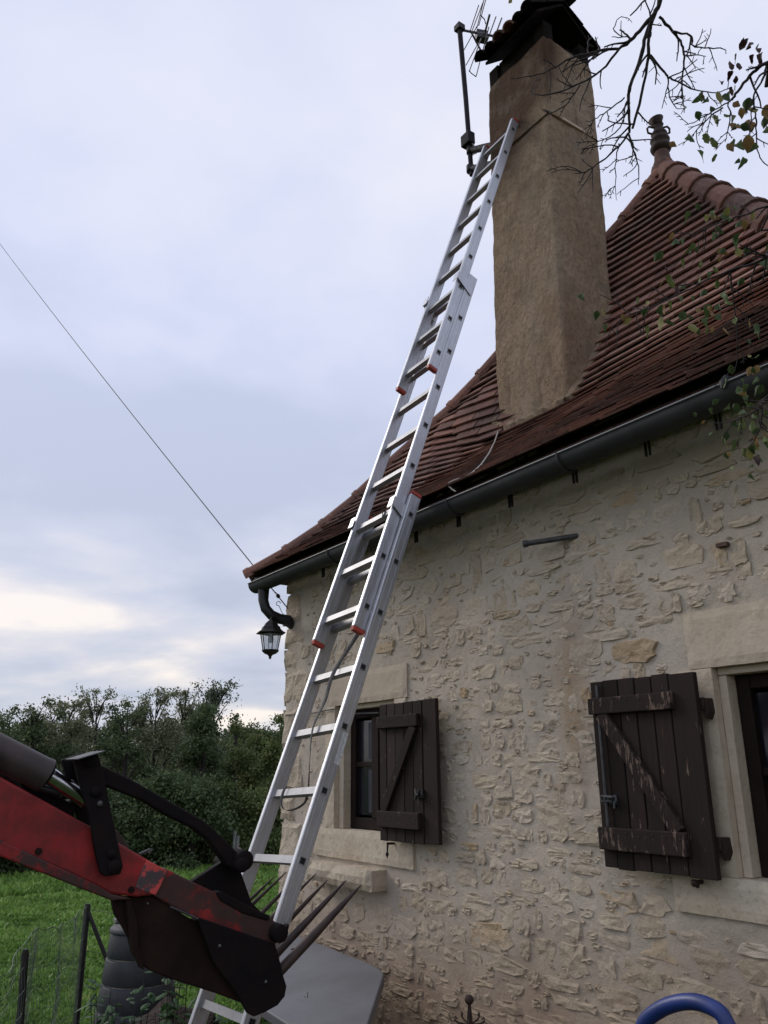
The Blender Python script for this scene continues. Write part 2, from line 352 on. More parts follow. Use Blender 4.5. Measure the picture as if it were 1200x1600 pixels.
leafmat('olive_green', [(0.0, (0.1043, 0.1253, 0.0667)), (0.55, (0.2181, 0.2433, 0.1369)), (1.0, (0.3602, 0.3777, 0.2370))], 0.28)
leafmat('hedge_green', [(0.0, (0.0756, 0.1103, 0.0385)), (0.6, (0.1512, 0.1985, 0.0700)), (0.9, (0.2552, 0.2572, 0.0963)), (1.0, (0.3024, 0.2297, 0.1050))], 0.28)
leafmat('pale_green', [(0.0, (0.0743, 0.1023, 0.0578)), (0.6, (0.1188, 0.1518, 0.0908)), (1.0, (0.1815, 0.2145, 0.1403))], 0.28)
leafmat('weed_green', [(0.0, (0.020, 0.055, 0.018)), (0.6, (0.040, 0.095, 0.030)), (1.0, (0.08, 0.14, 0.05))], 0.2)
leafmat('autumn_leaf', [(0.0, (0.0405, 0.0688, 0.0243)), (0.45, (0.0810, 0.1215, 0.0405)), (0.75, (0.1721, 0.1924, 0.0567)), (0.9, (0.2633, 0.2126, 0.0709)), (1.0, (0.2025, 0.0810, 0.0446))], 0.22)
leafmat('dead_leaf', [(0.0, (0.030, 0.014, 0.012)), (1.0, (0.065, 0.028, 0.020))], 0.1)
simple('bark', (0.018, 0.014, 0.015), (0.045, 0.035, 0.034), 30, 0.9, 0, 0.5, 0.006)
g = G('turf'); c = g.ramp(g.noise(2.2, 6, 0.65), [(0.3, (0.030, 0.058, 0.014)), (0.7, (0.060, 0.115, 0.026))])
near = g.n('ShaderNodeVectorMath', operation='LENGTH'); g.L(g.co, near.inputs[0])
c = g.mix(g.ramp(g.noise(18, 4, 0.7), [(0.4, 0.6), (0.6, 0.0)]), c, (0.035, 0.032, 0.016)); g.bp(g.noise(25, 5, 0.7), 0.8, 0.05)
M['turf'] = g.fin(c, 0.95, spec=0.1)
simple('shaded_soil', (0.028, 0.017, 0.012), (0.06, 0.038, 0.027), 9, 0.95, 0, 1.0, 0.03)
simple('soil', (0.060, 0.038, 0.024), (0.11, 0.075, 0.05), 5, 0.95, 0, 0.8, 0.03)
# odds
g = G('grey_board'); c = g.mix(g.ramp(g.noise(120, 3, 0.7), [(0.4, 0.0), (0.7, 0.5)]), (0.15, 0.152, 0.163), (0.19, 0.192, 0.205))
c = g.mix(g.ramp(g.noise(3, 5), [(0.4, 0.0), (0.62, 0.6)]), c, (0.10, 0.10, 0.105)); c = g.mix(g.ramp(g.noise(14, 6, 0.75), [(0.60, 0.0), (0.72, 0.5)]), c, (0.22, 0.21, 0.19)); c = g.mix(g.ramp(g.noise(2, 7, 0.75, g.map((1, 6, 6))), [(0.60, 0.0), (0.66, 0.35)]), c, (0.085, 0.08, 0.075)); g.bp(g.noise(140, 3), 0.15, 0.002); M['grey_board'] = g.fin(c, 0.6)
simple('bin_slat', (0.018, 0.021, 0.025), (0.034, 0.039, 0.045), 14, 0.65, 0, 0.3, 0.003)
simple('pale_gap', (0.14, 0.14, 0.135), (0.22, 0.22, 0.21), 14, 0.8, 0, 0.1)
simple('blue_hose', (0.008, 0.022, 0.11), (0.014, 0.036, 0.18), 14, 0.42, 0, 0.12, 0.003)
simple('rusty_iron', (0.022, 0.013, 0.011), (0.05, 0.028, 0.02), 40, 0.75, 0.2, 0.3, 0.002)
simple('white_cord', (0.36, 0.34, 0.31), (0.46, 0.44, 0.40), 30, 0.85, 0, 0.1)
simple('grey_strap', (0.06, 0.058, 0.055), (0.11, 0.105, 0.10), 50, 0.85, 0, 0.2)
simple('net_wire', (0.055, 0.09, 0.06), (0.12, 0.15, 0.12), 20, 0.6, 0.2, 0)
simple('cable_black', (0.02, 0.02, 0.022), (0.035, 0.035, 0.036), 20, 0.6, 0, 0)
simple('frosted_glass', (0.48, 0.50, 0.54), (0.58, 0.60, 0.64), 6, 0.25, 0, 0)
g = G('sticker'); v = g.map((1, 1, 1)); M['sticker'] = g.fin(g.ramp(g.noise(90, 3, 0.7), [(0.40, (0.40, 0.42, 0.42)), (0.52, (0.58, 0.60, 0.60))]), 0.5)
def clearglass(name):
    m = bpy.data.materials.new(name); m.use_nodes = True; t = m.node_tree; b = t.nodes['Principled BSDF']
    b.inputs['Base Color'].default_value = (0.8, 0.83, 0.86, 1); b.inputs['Roughness'].default_value = 0.12
    b.inputs['Transmission Weight'].default_value = 0.85; b.inputs['IOR'].default_value = 1.1; M[name] = m
clearglass('lantern_glass')

# ------------------------------------------------------------------ ground and field
def gz(x, y):
    d = math.hypot(x, y)
    z = -1.70
    if d > 6: z -= 0.031*(min(d, 24)-6)
    if d > 24: z += 0.030*(min(d, 140)-24)
    return z + 0.05*noise.noise(Vector((x*0.25, y*0.25, 0)))*min(1, d/8)
rs = [0.0] + [0.5*1.12**i for i in range(70)]; rs = [r for r in rs if r < 900] + [1200.]
na = 128; gv = []; gf = []
for r in rs:
    for k in range(na):
        a = 2*math.pi*k/na; x, y = r*math.cos(a), r*math.sin(a); gv.append((x, y, gz(x, y)))
for i in range(len(rs)-1):
    for k in range(na): gf.append((i*na+k, (i+1)*na+k, (i+1)*na+(k+1) % na, i*na+(k+1) % na))
o = link('ground', npmesh('ground', gv, gf, smooth=True), M['turf']); o['kind'] = 'structure'
# bare soil strip along the foot of the wall
mb = MB(); pts = []
for i in range(41):
    x = -6.3+8.3*i/40; pts.append((x, 1.55+0.12*noise.noise(Vector((x*2, 0, 0))), gz(x, 1.6)+0.012)); pts.append((x, 2.75, gz(x, 2.7)+0.012))
mb.add(pts, [(2*i, 2*i+2, 2*i+3, 2*i+1) for i in range(40)], True)
obj('soil_path', mb, M['soil'])['kind'] = 'structure'

# ------------------------------------------------------------------ house
WY = 2.70                      # front face of the wall
house = thing('stone_house', 'small rubble stone house with steep dark red tiled roof and brown shutters', 'house', (-2.6, 4.6, -1.70))
XL, XR = -5.17, 0.25
LW = dict(x0=-4.414, x1=-3.86, z0=aty(560, 1297, WY).z, z1=0.345, ox=-4.466)
RW = dict(x0=-1.771, x1=-1.27, z0=-0.362, z1=0.315, ox=-1.806)
# front wall: uneven mortar sheet with openings
step = 0.025; nx = int((XR-XL)/step)+1; nz = int((1.46+1.9)/step)+1
def wall_h(x, z):
    p = Vector((x, 0, z))
    return 0.010*noise.noise(p*2.1) + 0.007*noise.noise(p*7+Vector((5, 0, 3))) + 0.004*noise.noise(p*19) + 0.002*noise.noise(p*43)
vs = []; fs = []
for j in range(nz):
    for i in range(nx):
        x = XL+i*step; z = -1.9+j*step
        e = 0.035*max(0, 1-(x-XL)/0.05)**2
        vs.append((x+(0.004*noise.noise(Vector((0, 3, z*6)))-0.003)*(1 if i == 0 else 0), WY-wall_h(x, z)+e, z))
def hole(x, z):
    for W in (LW, RW):
        if W['ox']-0.04 < x < W['x1']+0.04 and W['z0']-0.03 < z < W['z1']+0.03: return True
    return False
for j in range(nz-1):
    for i in range(nx-1):
        if not hole(XL+(i+.5)*step, -1.9+(j+.5)*step): fs.append((j*nx+i, j*nx+i+1, (j+1)*nx+i+1, (j+1)*nx+i))
vs = [Vector(v)-ORG[house.name] for v in vs]
wall = link('front_wall', npmesh('front_wall', vs, fs, smooth=True), M['mortar'], house); ORG[wall.name] = ORG[house.name]
# other three walls as one thick shell behind
YB = 7.2
mb = MB(); mb.span((XL+0.012, WY+0.06, -1.9), (XL+0.35, YB, 1.46)); mb.span((XR-0.35, WY+0.06, -1.9), (XR-0.012, YB, 1.46))
mb.span((XL+0.352, YB-0.35, -1.9), (XR-0.352, YB-0.004, 1.46))
obj('rear_walls', mb, M['mortar'], house)

def rough_block(mb, x0, x1, z0, z1, y0, depth, n=0.008, seed=0, round_=0.012, rnd=None, cut=5):
    """dressed or rough block: subdivided front with worn arrises"""
    nxx = max(3, int((x1-x0)/0.03)); nzz = max(3, int((z1-z0)/0.03)); v = []; f = []
    for j in range(nzz+1):
        for i in range(nxx+1):
            x = x0+(x1-x0)*i/nxx; z = z0+(z1-z0)*j/nzz
            ed = min(i, nxx-i, j, nzz-j); p = Vector((x*9+seed, seed*1.7, z*9))
            y = y0 - n*noise.noise(p) - n*0.5*noise.noise(p*3)
            if ed == 0:
                y += round_*(0.6+0.8*abs(noise.noise(p*2.2)))
                x += n*0.8*noise.noise(p*1.6+Vector((9, 0, 0))); z += n*0.8*noise.noise(p*1.6+Vector((0, 9, 0)))
            v.append((x, y, z))
    for j in range(nzz):
        for i in range(nxx): f.append((j*(nxx+1)+i, j*(nxx+1)+i+1, (j+1)*(nxx+1)+i+1, (j+1)*(nxx+1)+i))
    ring = [i for i in range(nxx+1)] + [(j*(nxx+1)+nxx) for j in range(1, nzz+1)] + [nzz*(nxx+1)+i for i in range(nxx-1, -1, -1)] + [j*(nxx+1) for j in range(nzz-1, 0, -1)]
    b = len(v); v += [(v[k][0], y0+depth, v[k][2]) for k in ring]
    m = len(ring)
    f += [(ring[(k+1) % m], ring[k], b+k, b+(k+1) % m) for k in range(m)]
    mb.add(v, f, False, rnd)
EXC = []
def dressed(name, x0, x1, z0, z1, y0=WY-0.012, n=0.002, depth=0.2, rnd=None, excl=True, mat='dressed_stone', round_=0.006):
    mb = MB(); rough_block(mb, x0, x1, z0, z1, y0, depth, n, rng.random()*50, round_, rnd)
    if excl: EXC.append((x0-0.02, x1+0.02, z0-0.015, z1+0.015))
    return obj(name, mb, M[mat], wall)
# window surrounds: lintel, sill, jambs with a rebate, reveals
def surround(W, lx0, lx1, lz1, sx0, sx1, sz0, jw):
    dressed('lintel', lx0, lx1, W['z1']+0.030, lz1, rnd=1.0 if W is LW else 0.4)
    dressed('window_sill', sx0, sx1, sz0, W['z0']-0.004, WY-0.020, rnd=0.0)
    for a, b in ((W['ox']-jw, W['ox']), (W['x1']+0.035, W['x1']+0.035+jw)):
        dressed('jamb_stone', a, b, W['z0']-0.002, W['z1']+0.028, WY-0.013, rnd=0.3)
    y1 = WY+0.026
    mb = MB(); mb.span((W['ox']+0.002, y1, W['z0']-0.003), (W['x0'], WY+0.2, W['z1'])); mb.span((W['x1'], y1, W['z0']-0.003), (W['x1']+0.033, WY+0.2, W['z1']))
    mb.span((W['ox']+0.002, y1, W['z1']+0.002), (W['x1']+0.033, WY+0.2, W['z1']+0.029)); obj('window_reveal', mb, M['dressed_stone'], wall, 0.003)
surround(LW, -4.535, -3.70, 0.56, -4.68, -3.66, -0.497, 0.11)
surround(RW, -1.90, -0.95, 0.555, -2.066, -0.98, -0.495, 0.17)
for W in (LW, RW): EXC.append((W['ox']-0.03, W['x1']+0.06, W['z0']-0.02, W['z1']+0.03))
# rough ledge stone below the left sill
A = aty(497, 1346, WY); B = aty(606, 1356, WY)
mb = MB(); rough_block(mb, A.x+0.05, B.x-0.02, -0.625, -0.522, WY-0.115, 0.2, 0.016, 3.3, 0.022, 0.3)
obj('ledge_stone', mb, M['limestone'], wall); EXC.append((A.x, B.x, -0.65, -0.50))
# quoins at the left corner
z = -1.75; k = 0
while z < 1.38:
    h = rng.uniform(0.15, 0.30); wd = (0.30 if k % 2 else 0.17)+rng.uniform(-0.04, 0.06)
    mb = MB(); rough_block(mb, XL-0.003+rng.uniform(-0.003, 0.003), XL+wd, z, z+h-rng.uniform(0.012, 0.03), WY-0.008-rng.uniform(0, 0.006), 0.25, 0.016, k*3.1, 0.020, rng.uniform(0.2, 0.75))
    obj('quoin', mb, M['limestone'], wall); EXC.append((XL-0.02, XL+wd+0.01, z, z+h)); z += h; k += 1
# rubble stones
def stone_mesh(cx, cz, w_, h_):
    n = rng.choice((12, 14, 16)); pw = rng.uniform(0.55, 0.85); hh = rng.uniform(0.0, 0.0062)
    tx = rng.uniform(-0.04, 0.04); tz = rng.uniform(-0.06, 0.07); sk = rng.uniform(-0.18, 0.18); sd = rng.random()*99
    out_, mid, inn = [], [], []
    def P(c, s, r): 
        a = (abs(c)**pw)*(1 if c > 0 else -1)*w_*0.5*r; b = (abs(s)**pw)*(1 if s > 0 else -1)*h_*0.5*r
        return a+b*sk, b
    for k in range(n):
        th = 2*math.pi*(k+rng.uniform(-.3, .3))/n; r = rng.uniform(0.80, 1.13); c, s = math.cos(th), math.sin(th)
        for lst, sc_, y in ((out_, 1.0, 0.010), (mid, rng.uniform(0.86, 0.95), None), (inn, rng.uniform(0.42, 0.6), None)):
            if lst is inn and k % 2: continue
            a, b = P(c, s, r*sc_)
            yy = y if y is not None else -(hh + tx*a + tz*b + rng.uniform(-0.0045, 0.0045))
            lst.append((cx+a, WY+yy-wall_h(cx, cz), cz+b))
    m = len(inn); v = out_+mid+inn+[(cx, WY-hh-rng.uniform(0, 0.004)-wall_h(cx, cz), cz)]; f = []
    for k in range(n):
        q = (k+1) % n; f.append((k, q, n+q, n+k))
        i0 = k//2 % m; i1 = ((k+1)//2) % m if k+1 < n else 0
        if i0 == i1: f.append((n+k, n+q, 2*n+i0))
        else: f += [(n+k, n+q, 2*n+i1), (n+k, 2*n+i1, 2*n+i0)]
    for k in range(m): f.append((2*n+k, 2*n+(k+1) % m, 2*n+m))
    return v, f
stones = []
z = -1.45
while z < 1.38:
    rh = rng.choice((0.05, 0.065, 0.08, 0.095, 0.12))*rng.uniform(0.9, 1.15); x = XL+0.16+rng.uniform(0, 0.1)
    while x < XR-0.1:
        big = rng.random() < 0.10
        w_ = rng.choice((0.05, 0.07, 0.09, 0.12, 0.15, 0.19, 0.23))*rng.uniform(0.8, 1.2)*(1.25 if big else 1); h_ = rh*rng.uniform(0.72, 1.02)*(1.45 if big else 1)
        cx_, cz_ = x+w_/2, z+rh/2+rng.uniform(-0.018, 0.018)+0.02*math.sin(x*1.7)
        x += w_+rng.uniform(0.003, 0.024)
        if rng.random() < 0.05: continue
        if any(a-0.45*w_ < cx_ < b+0.45*w_ and c-0.4*h_ < cz_ < d+0.4*h_ for a, b, c, d in EXC): continue
        stones.append((cx_, cz_, w_, h_))
    z += rh+rng.uniform(-0.006, 0.006)
def scr(s):
    d = Vector((s[0], WY, s[1])); t = d.dot(fw)
    if t < 0.3: return 0
    px = 600+F*d.dot(rt)/t; py = 800-F*d.dot(up)/t
    return (s[2]*s[3]/t**2) if (-30 < px < 1240 and 560 < py < 1640) else 0
stones.sort(key=scr, reverse=True)
rest = MB()
for i, s in enumerate(stones):
    v, f = stone_mesh(*s); r_ = rng.random()
    if i < 275:
        mb = MB(); mb.add(v, f, False, r_); obj('stone', mb, M['limestone'], wall)
    else: rest.add(v, f, False, r_)
# small chips pressed into the mortar
for i in range(1500):
    x = rng.uniform(XL+0.1, XR-0.6); z = rng.uniform(-1.4, 1.35); s = rng.uniform(0.010, 0.034)
    if any(a < x < b and c < z < d for a, b, c, d in EXC): continue
    v, f = stone_mesh(x, z, s*rng.uniform(1.2, 2.6), s); rest.add(v, f, False, rng.random())
o = obj('small_stones', rest, M['limestone'], wall); o['kind'] = 'stuff'
mb = MB(); c = aty(1131, 852, WY); mb.box(c+Vector((0, 0.0, 0)), (0.022, 0.02, 0.008)); obj('brick_piece', mb, M['clay_hip'], wall, 0.002)

# windows
def window(W, cols, rowz, curtain):
    y0 = WY+0.076
    fr = MB(); s = 0.055
    fr.span((W['x0']+0.001, y0, W['z0']), (W['x0']+s, y0+0.05, W['z1'])); fr.span((W['x1']-s, y0, W['z0']), (W['x1']-0.001, y0+0.05, W['z1']))
    fr.span((W['x0']+s+.001, y0, W['z0']), (W['x1']-s-.001, y0+0.05, W['z0']+0.06)); fr.span((W['x0']+s+.001, y0, W['z1']-0.05), (W['x1']-s-.001, y0+0.05, W['z1']))
    wo = obj('window', fr, M['window_wood'], house, 0.004)
    mb = MB(); xm = (W['x0']+W['x1'])/2; mb.span((xm-0.035, y0-0.006, W['z0']+0.061), (xm+0.035, y0+0.04, W['z1']-0.051)); obj('meeting_stile', mb, M['window_wood'], wo, 0.004)
    for zz in rowz:
        for a, b in ((W['x0']+s+.001, xm-.036), (xm+.036, W['x1']-s-.001)):
            mb = MB(); mb.span((a, y0+0.008, zz-0.014), (b, y0+0.04, zz+0.014)); obj('glazing_bar', mb, M['window_wood'], wo, 0.003)
    zs = [W['z0']+0.06]+list(rowz)+[W['z1']-0.05]
    for i in range(len(zs)-1):
        for a, b in ((W['x0']+s+.002, xm-.037), (xm+.037, W['x1']-s-.002)):
            mb = MB(); mb.span((a, y0+0.024, zs[i]+0.015), (b, y0+0.028, zs[i+1]-0.015)); obj('pane', mb, M['window_glass'], wo)
            if curtain:
                mb = MB(); mb.span((a+(b-a)*0.62, y0+0.021, zs[i]+0.03), (b-0.012, y0+0.0235, zs[i+1]-0.03)); obj('net_curtain', mb, M['curtain'], wo)
    mb = MB(); mb.span((W['x0']+0.001, y0+0.06, W['z0']), (W['x1']-0.001, y0+0.07, W['z1'])); obj('dark_backing', mb, M['soot_shade_black'], wo)  # black sheet in place of the unlit room behind the panes
window(LW, 2, [LW['z0']+0.36], True)
window(RW, 2, [-0.02], False)
mb = MB(); a = aty(556, 1115, WY+0.05); b = aty(592, 1114, WY+0.05); mb.tube([a, b], 0.006); obj('curtain_rod', mb, M['grey_iron'], house)

# shutters, folded back flat in front of the wall
def shutter(x0, x1, z0, z1, y, worn, brace, drop, label):
    n = 6; t = 0.024; body = None; ws = [1.0]*n; ws[-1] = 1.45; ws[0] = 0.85; tot = sum(ws); x = x0
    wm_ = M['shutter_wood']; pk = M['shutter_worn'] if worn else wm_
    mbs = MB(); xs = []
    mb = MB(); mb.span((x0+0.01, y+t*0.5, z0+0.02), (x1-0.01, y+t, z1-0.02)); sh = obj('shutter', mb, wm_, house, label=label)
    for k in range(n):
        wd = (x1-x0)*ws[k]/tot; e = rng.uniform(-0.004, 0.004)
        mb = MB(); a = drop*(k/(n-1)-.5)
        mb.span((x+0.0025, y-0.002+rng.uniform(-.002, .002), z0+e), (x+wd-0.0025, y+t*0.9, z1+rng.uniform(-.003, .003)), rng.random())
        bo = obj('board', mb, wm_, sh, 0.003)
        xs.append((x, wd)); x += wd
    H = z1-z0; bx1 = xs[-1][0]+0.02 if worn else xs[-1][0]-0.012; bx0 = x0+0.006
    tb = (z1-0.185*H, z1-0.095*H); bb = (z0+0.095*H, z0+0.21*H)
    for zz in (tb, bb):
        mb = MB(); mb.span((bx0, y-0.030, zz[0]), (bx1, y-0.003, zz[1]), rng.random()); obj('batten', mb, pk, sh, 0.004)
        for k in range(7):
            m2 = MB(); m2.lathe((bx0+0.02+(bx1-bx0-0.04)*k/6, y-0.0302, zz[1]-0.016-rng.random()*0.01), [(0.004, 0), (0.003, 0.002), (0, 0.003)], (0, -1, 0), 8)
            obj('nail', m2, M['black_iron'], sh)
    A, B = (bx1-0.04, bx0+0.05) if brace > 0 else (bx0+0.055, bx1-0.03)
    mb = MB(); mb.bar((A, y-0.0145, tb[0]+0.001), (B, y-0.0145, bb[1]-0.001), 0.055, 0.023, (1, 0, 0), rng.random()); obj('brace', mb, pk, sh, 0.003)
    return sh, tb, bb, xs
ly = WY-0.085; f_ = ly/WY
sl, tb, bb, xs = shutter(-3.98*f_, -3.455*f_, -0.372*f_, 0.350*f_, ly, False, 1, 0, 'dark brown plank shutter with diagonal brace rising to the right')
mb = MB(); c = aty(655, 1240, ly-0.01); mb.tube([c+Vector((-.03, 0, .02)), c+Vector((0, -.02, .0)), c+Vector((.025, -.025, -.01)), c+Vector((.03, -.02, .02))], 0.007, 6)
mb.tube([c+Vector((.0, -.01, .012)), c+Vector((-.01, -.02, -.03))], 0.006, 6); mb.span(c+Vector((-.035, -.006, -.02)), c+Vector((.035, .008, .02))); obj('latch', mb, M['black_iron'], sl)
c = aty(607, 1318, WY-0.05); mb = MB(); mb.tube([c+Vector((0.03, 0.07, 0)), c+Vector((0, 0, 0))], 0.006, 6); mb.tube([c+Vector((0.0, -0.005, 0.005)), c+Vector((-.005, -0.005, -0.045))], [0.006, 0.004], 6)
mb.lathe(c+Vector((-.006, -.005, -.075)), [(0, 0), (0.010, 0.022), (0.004, 0.034)], (0, 0, 1), 8); obj('shutter_stop', mb, M['black_iron'], house)
sr, tb, bb, xs = shutter(-2.395*f_, -1.885*f_, -0.380*f_, 0.340*f_, ly, True, -1, 0, 'weathered dark brown plank shutter with peeling battens and lock rod')
mb = MB(); xr_ = -2.395*f_+0.047; mb.tube([(xr_, ly-0.014, tb[0]-0.004), (xr_+.002, ly-0.016, 0), (xr_, ly-0.014, bb[1]+0.004)], 0.0065, 8); mb.tube([(xr_, ly-0.012, tb[1]+0.002), (xr_, ly-0.012, 0.325*f_)], 0.0065, 8)
obj('lock_rod', mb, M['grey_iron'], sr)
zc_ = aty(965, 1250, ly).z; mb = MB()
for k in range(3): mb.tube([(xr_-0.008+0.018*k+0.010*math.cos(t), ly-0.022, zc_+0.004+0.011*math.sin(t)) for t in np.linspace(0, 6.3, 12)], 0.0038, 6)
mb.tube([(xr_, ly-0.02, zc_+0.012), (xr_+0.045, ly-0.03, zc_+0.010), (xr_+0.062, ly-0.03, zc_+0.016), (xr_+0.066, ly-0.03, zc_), (xr_+0.055, ly-0.03, zc_-0.012)], 0.006, 6)
mb.tube([(xr_+0.04, ly-0.012, zc_), (xr_+0.04, ly-0.016, zc_-0.03)], 0.005, 6); mb.span((xr_-0.018, ly-0.008, zc_-0.016), (xr_+0.05, ly-0.003, zc_+0.016)); obj('latch', mb, M['grey_iron'], sr)
for zz in (0.215, -0.255):
    mb = MB(); xa = -1.885*f_; mb.span((xa-0.02, ly+0.026, zz-0.022), (RW['ox']-0.012, ly+0.034, zz+0.022))
    mb.prism([(RW['ox']-0.035, ly+0.035, zz+0.02), (RW['ox']-0.008, ly+0.035, zz+0.02), (RW['ox']-0.004, ly+0.035, zz-0.03), (RW['ox']-0.016, ly+0.035, zz-0.055), (RW['ox']-0.03, ly+0.035, zz-0.02)], (0, 0.045, 0)); obj('hinge', mb, M['rusty_iron'], sr, 0.002)
c = aty(1090, 1379, WY-0.05); mb = MB(); mb.tube([c+Vector((-0.01, 0.07, 0)), c+Vector((0, 0, 0)), c+Vector((0.005, -0.012, -0.012))], 0.008, 6); mb.lathe(c+Vector((0.0, -0.03, 0)), [(0, 0), (0.013, 0.008), (0.010, 0.022), (0, 0.026)], (0, 1, 0), 10); obj('shutter_stop', mb, M['rusty_iron'], house)

# iron pipe stub in the wall, thin cable along the wall
b_ = aty(898, 838, WY); t_ = aty(819, 850, WY-0.13); d_ = (b_-t_).normalized()
mb = MB(); mb.tube([t_, b_+d_*0.02], 0.0125, 14); mb.tube([t_-d_*0.004, t_+d_*0.016], 0.0165, 14); obj('iron_pipe', mb, M['grey_iron'], house)
mb = MB(); mb.tube([t_-d_*0.0045, t_-d_*0.006], 0.009, 12); obj('pipe_mouth', mb, M['dark_hole'], house)
mb = MB(); mb.tube([aty(px, py, WY-0.022) for px, py in ((446, 1117), (470, 1116), (490, 1114), (508, 1110), (526, 1107))], 0.0035, 6); obj('wall_cable', mb, M['cable_black'], house)

# ------------------------------------------------------------------ roof
PY = np.array([2.50, 2.75, 3.0, 3.3, 3.48, 3.62, 3.71, 3.82, 3.90, 3.96, 4.75, 5.0]); PZ = np.array([1.345, 1.51, 1.69, 1.925, 2.085, 2.25, 2.375, 2.555, 2.715, 2.84, 4.39, 4.88])
_y = np.linspace(2.2, 5.2, 1201); _z = np.interp(_y, PY, PZ); _z[_y < 2.5] = 1.345+(_y[_y < 2.5]-2.5)*0.66
ker = np.exp(-np.linspace(-2, 2, 61)**2); ker /= ker.sum(); _zs = np.convolve(np.pad(_z, 30, mode='reflect', reflect_type='odd'), ker, 'valid')
def prof(y): return float(np.interp(y, _y, _zs))
def roofhit(px, py, lift=0.0):
    d = ray(px, py); lo, hi = 2.3/d.y, 5.15/d.y
    for _ in range(60):
        m = (lo+hi)/2; p = d*m
        if p.z > prof(p.y)+lift: lo = m
        else: hi = m
    return d*lo
# the ray is above the roof near the eye and meets it once, going in
apex = roofhit(1037, 264)
def xleft(y): return -5.33+(apex.x+5.33)*(y-2.5)/(apex.y-2.5)-0.13*math.sin(math.pi*min(1, max(0, (y-2.5)/(apex.y-2.5))))**2
_ey = [2.5, 2.8, 3.05, 3.3, 3.47, 3.79, 4.0, 4.43, 4.77]; _ee = [0.0, 0.04, 0.12, 0.25, 0.31, 0.32, 0.27, 0.10, 0.0]
def zroof(x, y):      # the old roof is fuller towards its left hip
    q = min(1, max(0, (y-3.40)/0.25)); t = min(1, max(0, (-3.70+0.60*q-x)/(0.62+0.08*q))); t = t*t*(3-2*t)
    t2 = 0.62*min(1, max(0, (x+3.05)/1.9)); 
    return prof(y)+float(np.interp(y, _ey, _ee))*t+float(np.interp(y, [2.5, 3.0, 3.3, 3.49, 3.71, 3.92], [0, 0.145, 0.20, 0.215, 0.14, 0]))*t2
rh2 = roofhit(1200, 345); slope_r = (rh2.x-apex.x)/(rh2.y-apex.y)
def xright(y): return apex.x+slope_r*(y-apex.y)
print('APEX', apex, 'RH', rh2, 'xr eave', xright(2.5), 'xl eave', xleft(2.5))
ys = np.linspace(2.5, apex.y, 60)
mb = MB(); v = []
nc_ = 24
for y in ys:
    for q in range(nc_+1):
        x = xleft(y)+(xright(y)-xleft(y))*q/nc_; v.append((x, y, zroof(x, y)-0.03))
mb.add(v, [(i*(nc_+1)+q, i*(nc_+1)+q+1, (i+1)*(nc_+1)+q+1, (i+1)*(nc_+1)+q) for i in range(len(ys)-1) for q in range(nc_)], True)
# back-left, right and rear slopes close the roof
xe0, xe1 = xleft(2.5), xright(2.5); yb = 2*apex.y-2.5
vl = []
for y in ys:
    s = (y-2.5)/(apex.y-2.5); ybk = yb+(apex.y-yb)*s
    vl += [(xleft(y)-0.01, y, zroof(xleft(y), y)-0.03), (xleft(y)-0.01, ybk, zroof(xleft(y), y)-0.03), (xright(y)+0.01, y, prof(y)-0.03), (xright(y)+0.01, ybk, prof(y)-0.03)]
nq = len(ys)
mb.add(vl, [(4*i, 4*i+4, 4*i+5, 4*i+1) for i in range(nq-1)]+[(4*i+2, 4*i+3, 4*i+7, 4*i+6) for i in range(nq-1)]+[(4*i+1, 4*i+5, 4*i+7, 4*i+3) for i in range(nq-1)], True)
roof = obj('roof', mb, M['clay'], house)
